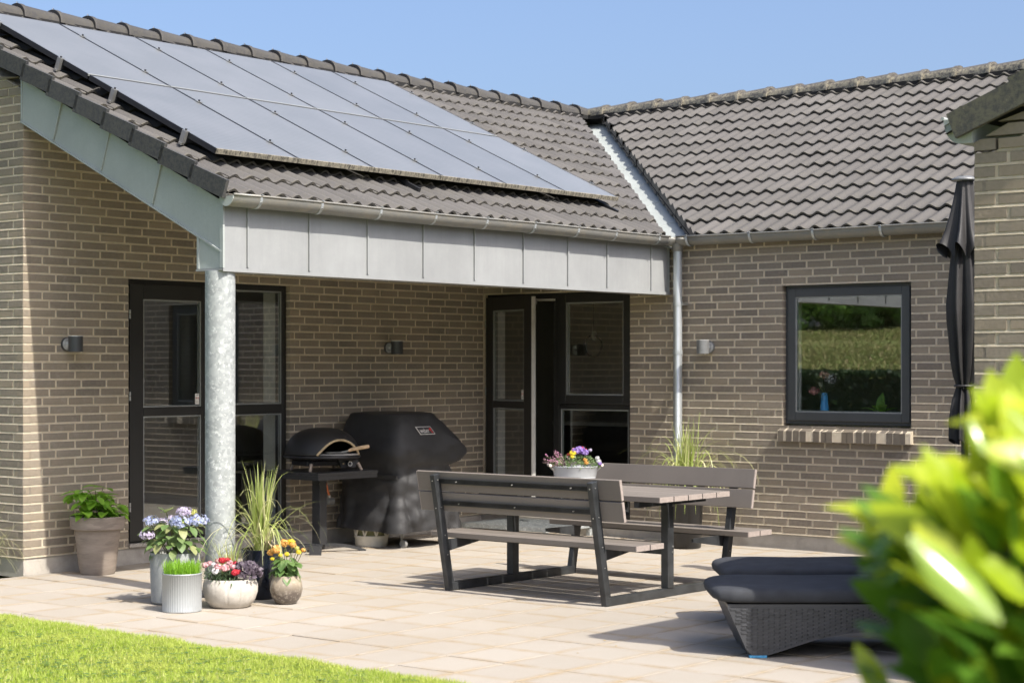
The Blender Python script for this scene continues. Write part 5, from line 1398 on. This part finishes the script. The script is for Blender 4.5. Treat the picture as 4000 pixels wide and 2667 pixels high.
for _ in range(115):
    a = rnd() * 6.28; r = .17 * math.sqrt(rnd()); z = ru(.36, .54); q = Vector((math.cos(a), math.sin(a), ru(-.8, .3))); it.append((Vector((math.cos(a) * r, math.sin(a) * r, z)), q, (0, 0, 1), ru(.06, .105)))
for (l, d, z) in ((-.05, -.07, .60), (.05, -.13, .52)):
    for k in range(5):
        q = rdir(.1, .8); it.append((cvec(l, d, z), q, (0, 0, 1), .075))
leaves(P2, leaf_mesh('l', M_LF_MID, 1, .62, .3, .2), M_LF_MID, it)
# 3 corrugated zinc pot with grass
P3 = thing('potted_grass', 'short corrugated zinc pot of bright green cat grass, frontmost of the pots', 'potted plant', (-5.928, -2.454, 0))
g = MB(); g.lathe([(.001, .004), (.124, 0), (.126, .006), (.124, .012), (.124, .235), (.128, .238), (.129, .246), (.120, .246), (.118, .22)], 240, fn=lambda q, z: 1 + (.011 * math.cos(48 * q) if .012 <= z <= .236 else 0)); g.obj('pot', M_CORR, P3, smooth=True)
g = MB(); g.lathe([(.001, .22), (.119, .22)], 30); g.obj('soil', M_SOIL, P3)
blades(P3, 900, .113, .07, .125, .0022, .25, M_GRASSP, .21, spread=.45, seg=4)
# 4 whitewashed ribbed bowl
P4 = thing('flower_bowl', 'round whitewashed ribbed bowl with pink carnations and purple leaves', 'potted plant', (-5.586, -2.533, 0))
g = MB(); g.lathe([(.001, .004), (.115, 0), (.13, .008), (.162, .05), (.178, .10), (.178, .145), (.168, .175), (.160, .186), (.150, .186), (.148, .16)], 140, fn=lambda q, z: 1 - (.03 * math.exp(-((math.sin(q * 6.5)) / .10) ** 2) if .01 < z < .18 else 0)); g.obj('pot', M_WHITEP, P4, smooth=60)
g = MB(); g.lathe([(.001, .17), (.15, .165)], 30); g.obj('soil', M_SOIL, P4)
it = []
for _ in range(620):
    l = ru(-.17, .05); d = ru(-.15, .12)
    if l * l + d * d > .165 ** 2: continue
    q = rdir(-.3, 1); p = cvec(l, d, ru(.17, .235)); q = (q + CL * (l * 2) - CD * .3).normalized(); it.append((p, q, (0, 0, 1), ru(.035, .06)))
leaves(P4, leaf_mesh('l', M_LF_DIA, 1, .16, .3, .2, 3), M_LF_DIA, it, 'leaf', 120)
fl = [(-.155, -.06, .275, .022, M_PPINK), (-.10, -.05, .275, .02, M_PWH), (-.045, -.06, .305, .024, M_PRED), (-.06, -.13, .268, .026, M_PPINK), (-.015, -.13, .262, .028, M_PPINK), (-.075, -.15, .245, .024, M_PWH), (.0, -.03, .285, .022, M_PPINK), (.035, -.02, .28, .02, M_PRED), (.05, -.14, .235, .024, M_PRED), (.065, -.13, .24, .02, M_PRED), (.03, -.10, .27, .02, M_PPINK), (-.135, .0, .28, .018, M_PPINK), (-.02, .02, .30, .02, M_PRED), (-.09, .05, .29, .02, M_PPINK)]
for (l, d, z, r, mm) in fl: blossom('carnation', r, 70, mm, P4, cvec(l, d, z), .8, .42)
it = []
for _ in range(300):
    q = rdir(.0, 1); p = cvec(.105, -.03, .205) + Vector((q.x * .085, q.y * .10, q.z * .075)); it.append((p, (q + rdir() * .6).normalized(), q, ru(.022, .036)))
leaves(P4, leaf_mesh('l', M_HEUCH, 1, .8, .5, .5, 3), M_HEUCH, it, 'purple_leaf', 120)
blades(P4, 90, .05, .16, .30, .0028, .5, M_LEMON, .17, spread=.5, cx=CL.x * -.02 + CD.x * .08, cy=CL.y * -.02 + CD.y * .08)
# 5 dark pot with lemongrass
P5 = thing('potted_lemongrass', 'tall straggly lemongrass in a glossy navy pot behind the other pots', 'potted plant', (-5.167, -2.382, 0))
g = MB(); g.lathe([(.001, .004), (.085, 0), (.095, .01), (.125, .24), (.135, .31), (.14, .335), (.132, .338), (.126, .31)], 44); g.obj('pot', M_NAVY, P5, smooth=60)
g = MB(); g.lathe([(.001, .315), (.126, .31)], 30); g.obj('soil', M_SOIL, P5)
blades(P5, 85, .045, .34, .64, .0062, .22, M_LEMON, .31, spread=.18, kink=.1, seg=8)
blades(P5, 60, .06, .45, .78, .0036, 1.3, M_LEMON, .31, name='grass_blades', spread=.75, kink=.25, seg=9)
blades(P5, 26, .06, .12, .30, .0055, .7, M_MULCH, .31, name='dry_blades', spread=.8, kink=.3)
# 6 round glazed pot with dahlia
P6 = thing('potted_dahlia', 'orange dahlia in a small round brown glazed pot, rightmost of the pots', 'potted plant', (-5.254, -2.71, 0))
g = MB(); g.lathe([(.001, .004), (.055, 0), (.07, .008), (.098, .05), (.109, .095), (.104, .14), (.090, .175), (.088, .188), (.080, .188), (.080, .16)], 44); g.obj('pot', M_GLAZE, P6, smooth=60)
g = MB(); g.lathe([(.001, .17), (.082, .165)], 24); g.obj('soil', M_SOIL, P6)
it = []; g = MB()
for _ in range(60):
    a = rnd() * 6.28; q = Vector((math.cos(a), math.sin(a), ru(-.9, .35))); r = ru(.02, .06); it.append((Vector((math.cos(a) * r, math.sin(a) * r, ru(.19, .31))), q, (0, 0, 1), ru(.055, .095)))
leaves(P6, leaf_mesh('l', M_LF_DAH, 1, .66, .35, .2), M_LF_DAH, it)
for (l, d, z, r, mm) in [(-.10, -.02, .335, .024, M_POR), (-.06, -.05, .36, .034, M_POR), (-.015, .02, .395, .03, M_POR), (.03, .03, .40, .026, M_PYEL), (.045, .0, .385, .022, M_POR), (.085, -.02, .34, .018, M_PYEL), (-.03, -.06, .325, .014, M_PYEL), (.11, .02, .35, .016, M_POR), (-.085, -.05, .30, .014, M_PYEL), (.01, -.05, .33, .016, M_PYEL), (.065, .04, .36, .018, M_PYG)]:
    p = cvec(l, d, z); g.tube([(p.x * .2, p.y * .2, .18), (p.x * .7, p.y * .7, .28), tuple(p)], .0025, 5); blossom('dahlia_flower', r, 90, mm, P6, p, .85, .36)
g.obj('stem', M_STEM, P6)
# 7 tall grass behind the table
P7 = thing('potted_tall_grass', 'drooping tall grass in a tall black pot between downpipe and picnic table', 'potted plant', (-.446, -2.665, 0))
g = MB(); g.lathe([(.001, .004), (.12, 0), (.13, .01), (.15, .50), (.165, .52), (.17, .56), (.16, .565), (.15, .53)], 40); g.obj('pot', M_PLAST, P7, smooth=60)
g = MB(); g.lathe([(.001, .54), (.152, .53)], 24); g.obj('soil', M_SOIL, P7)
blades(P7, 90, .06, .30, .62, .0055, .25, M_LEMON, .53, spread=.16, seg=8, kink=.1)
blades(P7, 110, .12, .55, .95, .0045, 1.9, M_LEMON, .53, spread=1.0, seg=10)
# 8 zinc tub of flowers on the picnic table
tc = CC + CD * 13.40 + CL * ((2247 - 2000) / CF * 13.40)
P8 = thing('flower_tub', 'oval white zinc tub of mixed summer flowers on the picnic table', 'flower tub', (tc.x, tc.y, .702), CTH - math.pi / 2 + .15)
g = MB(); g.lathe([(.001, .003), (.135, 0), (.138, .006), (.150, .05), (.146, .053), (.152, .06), (.148, .063), (.154, .07), (.166, .135), (.171, .138), (.171, .143), (.163, .143), (.158, .12)], 60); g.v = [(x, y * .72, z) for x, y, z in g.v]; g.obj('tub', M_TUB, P8, smooth=50)
g = MB(); g.lathe([(.001, .125), (.158, .12)], 30); g.v = [(x, y * .72, z) for x, y, z in g.v]; g.obj('soil', M_SOIL, P8)
for sx in (-1, 1):
    g = MB(); g.tube([(sx * .145, -.03 - .0, .10), (sx * .175, -.035, .125), (sx * .19, -.035, .15)], .003, 6); g.tube([(sx * .145, .05, .10), (sx * .175, .045, .125), (sx * .19, .045, .15)], .003, 6); g.obj('bail', M_STEEL, P8)
    g = MB(); g.tube([(sx * .19, -.05, .15), (sx * .19, .05, .15)], .0105, 12); g.obj('handle', M_WHITE if 0 else simple('handle_pale_wood', (.72, .62, .52), .6), P8, smooth=50)
it = []
for _ in range(420):
    q = rdir(0, 1); p = Vector((q.x * .165, q.y * .11, .13 + q.z * .085)); it.append((p * 1.0, (q + rdir() * .8).normalized(), q, ru(.018, .035)))
leaves(P8, leaf_mesh('l', M_LF_DIA, 1, .3, .3, .3, 3), leaf_mat('leaf_mixed', (.08, .15, .05), (.20, .27, .11), .5, .3), it, 'leaf', 140)
for (x, y, z, r, mm) in [(-.03, -.06, .235, .024, M_PYEL), (-.035, -.07, .21, .016, M_PYEL), (.03, -.02, .255, .036, M_PVIO), (-.005, -.03, .245, .028, M_PVIO), (.065, -.03, .24, .028, M_PVIO), (.055, .01, .265, .018, M_PRED), (.075, .01, .255, .014, M_PRED), (.055, -.10, .19, .016, M_POR), (.062, -.11, .17, .016, M_POR), (.05, -.105, .165, .012, M_POR), (-.055, -.03, .225, .012, M_PRED), (.155, -.04, .20, .016, M_PWH), (.165, -.04, .175, .02, M_PWH), (.172, -.05, .16, .016, M_PVIO), (.11, .0, .255, .014, M_PLIL), (-.015, .0, .265, .010, M_PPINK)]:
    blossom('flower', r, 60, mm, P8, (x, y, z), .8, .4)
g = MB(); h_ = MB()
for k in range(34):
    a = ru(-.2, 1.25); el = Vector((-math.cos(a), ru(-.6, .5), math.sin(a) * .9)).normalized(); b0 = Vector((ru(-.12, -.03), ru(-.05, .05), .15)); L_ = ru(.07, .14)
    g.tube([b0, b0 + el * L_ * .6, b0 + el * L_ + Vector((0, 0, -.01))], .0012, 4)
    for j in range(16):
        c = b0 + el * L_ * ru(.3, 1.02) + Vector((ru(-1, 1), ru(-1, 1), ru(-1, 1))) * .006; s_ = ru(.002, .004); h_.add([c + Vector((s_, 0, 0)), c + Vector((0, s_, 0)), c + Vector((-s_, 0, s_)), c + Vector((0, -s_, 0)), c + Vector((0, 0, s_ * 1.3))], [(0, 1, 4), (1, 2, 4), (2, 3, 4), (3, 0, 4)], var=rnd())
g.obj('heather_stem', M_STEM, P8); tag(h_.obj('heather_blooms', M_PMAG, P8), kind='stuff')
# 9 wispy grass at the left edge
P9 = thing('ornamental_grass', 'wispy grass growing at the foot of the gable wall on the left edge', 'grass', (-5.62, .20, 0))
blades(P9, 150, .09, .45, .80, .0016, 1.1, leaf_mat('dry_grass_blade', (.20, .22, .09), (.50, .46, .26), .6, .3), 0, spread=.7, seg=8)
# ------------------------------------------------------------------ laurel bush near the camera
bc = CC + CD * 2.12 + CL * .80; LB = thing('laurel_bush', 'out of focus glossy laurel bush close to the camera at lower right', 'bush', (bc.x, bc.y, 0))
GY = leaf_mesh('leaf', M_LAU_Y, 1, .44, .12, .22, 6, .9); GD = leaf_mesh('leaf', M_LAU_D, 1, .44, .2, .18, 6, .9)
ity = []; itd = []
random.seed(21)
def lerp_tab(t, tab):
    if t <= tab[0][0]: return tab[0][1]
    for (a, b), (c, d) in zip(tab, tab[1:]):
        if t <= c: return b + (d - b) * (t - a) / (c - a)
    return tab[-1][1]
TOPT = [(-.42, 1.26), (-.38, 1.42), (-.34, 1.485), (-.27, 1.475), (-.245, 1.53), (-.20, 1.565), (-.12, 1.58), (.0, 1.56), (.2, 1.50), (.4, 1.35)]
LEFT = [(.2, -.25), (.8, -.36), (1.2, -.385), (1.26, -.365), (1.30, -.36), (1.335, -.42), (1.39, -.40), (1.41, -.33), (1.48, -.345), (1.6, -.2)]
def bush_leaf(l, d, z, yl):
    out = CL * ((l + .05) * 2.2) + CD * (d - .05) * 1.0 + Vector((0, 0, .25 + .5 * rnd())); q = (out + rdir(-.5, 1) * .6).normalized()
    L_ = ru(.075, .12); p = CL * l + CD * d + Vector((0, 0, z)) - q * L_ * .5
    (ity if yl else itd).append((p, q, (Vector((-.3, -.6, .6)) + rdir() * .5), L_))
for _ in range(1500):
    z = ru(.35, 1.6) if rnd() < .35 else ru(1.15, 1.6); l = ru(-.42, .30); d = ru(-.16, .22)
    if z > lerp_tab(l, TOPT) - .035 or l < lerp_tab(z, LEFT) + .03: continue
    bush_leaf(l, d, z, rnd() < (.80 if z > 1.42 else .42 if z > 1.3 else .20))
for _ in range(60):
    l = ru(-.34, .05); z = lerp_tab(l, TOPT) - ru(.0, .05); q = (Vector((0, 0, 1)) - CL * .35 + rdir() * .5).normalized(); L_ = ru(.07, .11); ity.append((CL * l + CD * ru(-.12, .12) + Vector((0, 0, z)) - q * L_, q, (-.3, -.6, .6), L_))
for _ in range(26):
    l = ru(-.40, -.30); z = 1.36 + ru(-.04, .035); q = (-CL * 1.0 + Vector((0, 0, ru(-.3, .3))) + rdir() * .3).normalized(); L_ = ru(.06, .085); (ity if rnd() < .3 else itd).append((CL * l + CD * ru(-.06, .08) + Vector((0, 0, z)) - q * L_ * .8, q, (0, 0, 1), L_))
ity.sort(key=lambda t: (Vector(t[0]).dot(CD))); itd.sort(key=lambda t: -t[0].z + Vector(t[0]).dot(CD))
# broad flat leaves that mirror the sun
GF = MB(); vs_ = []; fs_ = []
for i in range(9):
    t_ = i / 8; hw_ = .19 * math.sin(math.pi * min(.995, max(.02, t_))) ** .75
    for k in range(7):
        q = -1 + k / 3; vs_.append((hw_ * q, t_, -.10 * (hw_ * q) ** 2 / .04 * .6 - .05 * (t_ - .45) ** 2 * 2 + .004 * math.sin(t_ * 60 + abs(q) * 8)))
for i in range(8):
    for k in range(6): a_ = i * 7 + k; fs_.append((a_, a_ + 1, a_ + 8, a_ + 7))
GF.add(vs_, fs_, var=0.0)
glint = []
for (u_, v_, dep, ln, roll) in ((3555, 2095, 1.85, .122, 0), (3790, 1640, 1.92, .040, .9), (3965, 1720, 1.95, .060, .3)):
    P_ = CC + CD * dep + CL * ((u_ - 2000) / CF * dep) + Vector((0, 0, -(v_ - CYH) / CF * dep)); nn = ((CC - P_).normalized() - SUN).normalized()
    ax = CL * (.62 - roll * .5) - Vector((0, 0, .78)); ax = (ax - nn * ax.dot(nn)).normalized(); glint.append((P_ - Vector((bc.x, bc.y, 0)), ax, nn, ln))
M_LAU_G = leaf_mat('laurel_glossy_leaf', (.20, .30, .03), (.26, .36, .05), .17, .2)
leaves(LB, GF, M_LAU_G, glint, 'leaf', 3)
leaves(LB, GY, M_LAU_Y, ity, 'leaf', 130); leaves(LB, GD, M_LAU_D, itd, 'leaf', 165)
g = MB()
for k in range(18):
    l = ru(-.33, .30); d = ru(-.12, .2); zt = lerp_tab(l, TOPT) - .08; g.tube([(ru(-.06, .06), ru(-.06, .06), 0)] + [tuple(CL * l * q + CD * d * q + Vector((0, 0, zt * (.35 + .65 * q)))) for q in (.5, .8, 1)], [.012, .008, .005, .002], 6)
g.obj('branch', M_BARK, LB)
random.seed(5)
g = MB()
for _ in range(30000):
    x = ru(-47, -19); y = -11.56 + ru(.50, .60) * (13.78 - x); i_ = (-16 - x) / 40; z = 3.0 * min(1, i_ * 1.35) ** 1.1; hgt = ru(.04, .14); k_ = ru(.02, .06); a = rnd() * 6.28
    d_ = Vector((math.cos(a), math.sin(a), 0)) * k_; c = Vector((x, y, z - .05)); tip = Vector((ru(-.1, .1), ru(-.1, .1), hgt))
    g.add([c - d_, c + d_, c + tip + d_ * .4, c + tip * 1.1 - d_ * .3], [(0, 1, 2, 3)], var=rnd())
tag(g.obj('meadow_grass', leaf_mat('meadow_blade', (.16, .26, .05), (.40, .36, .15), .8, .2, (.50, .40, .22))), 'rough dry meadow grass covering the bank behind the garden', 'grass', kind='stuff')
# ------------------------------------------------------------------ mirrored surroundings (hedge, shrubs, trees on the bank)
def foliage_box(name, lab, cat, x0, x1, y0, y1, z0, z1, n, s, mat, group=None):
    g = MB()
    for _ in range(n):
        f = random.choice('xXyYzz'); x, y, z = ru(x0, x1), ru(y0, y1), ru(z0, z1)
        if f == 'x': x = x0
        elif f == 'X': x = x1
        elif f == 'y': y = y0
        elif f == 'Y': y = y1
        else: z = z1
        c = Vector((x, y, z)) + rdir() * ru(0, .08); d = rdir(-1, 1); a = d.orthogonal().normalized() * s * ru(.6, 1.3); b = d.cross(a) * ru(.5, .8); g.add([c + a, c + b, c - a, c - b], [(0, 1, 2, 3)], var=rnd())
    t = thing(name, lab, cat, (0, 0, 0), 0, group); tag(g.obj('foliage', mat, t)); MB().box(x0 + .10, x1 - .10, y0 + .10, y1 - .10, 0, z1 - .06).obj('branch_core', M_HEDGE, t)
foliage_box('clipped_hedge', 'dark clipped hedge across the lawn, mirrored in the square window', 'hedge', -14.2, -13.3, 1, 8, 0, 1.43, 26000, .05, M_HEDGE)
def tree(name, lab, x, y, z, h, r, n, mat=M_TREE, cat='tree', s=.10):
    t = thing(name, lab, cat, (x, y, z)); g = MB(); g.tube([(0, 0, -.3), (.05, .05, h * .5), (0, 0, h * .8)], [.12 * h / 5, .08 * h / 5, .03], 8)
    for k in range(6):
        q = rdir(.1, .9); g.tube([(0, 0, h * .35), tuple(Vector((0, 0, h * .55)) + q * r * .7)], [.05 * h / 5, .015], 5)
    g.obj('trunk', M_BARK, t); g = MB(); cl = [(Vector((ru(-1, 1) * r * .7, ru(-1, 1) * r * .7, h * ru(.35, .9))), r * ru(.35, .6)) for _ in range(14)]
    for _ in range(n):
        c0, rr = random.choice(cl); q = rdir(-1, 1); c = c0 + q * rr * ru(.6, 1.05); a = rdir(-1, 1) * s * ru(.6, 1.4); b = q.cross(a) * ru(.5, .9); g.add([c + a, c + b, c - a, c - b], [(0, 1, 2, 3)], var=rnd())
    g.obj('crown', mat, t)
tree('leafy_tree', 'dense green tree on the bank, mirrored at the left of the window', -47, 22.6, 2.8, 5.0, 2.0, 9000)
tree('leafy_tree', 'rounder green tree on the bank behind the left shrubs', -49, 26.5, 2.8, 6.0, 2.4, 9000)
tree('leafy_shrub', 'low green shrub on the bank beneath the tallest tree', -45, 21.6, 2.75, 1.5, 1.3, 5000, cat='shrub')
tree('leafy_shrub', 'low green shrub at the middle of the bank top', -45, 20.0, 2.8, 1.0, .9, 4000, cat='shrub')
tree('leafy_shrub', 'loose green shrub on the bank, right in the window mirror', -45, 18.6, 2.75, 1.6, 1.0, 3600, cat='shrub')
tree('leafy_shrub', 'wide green shrub at the bank top towards the camera side', -46, 15.5, 2.75, 1.9, 1.8, 5000, cat='shrub')
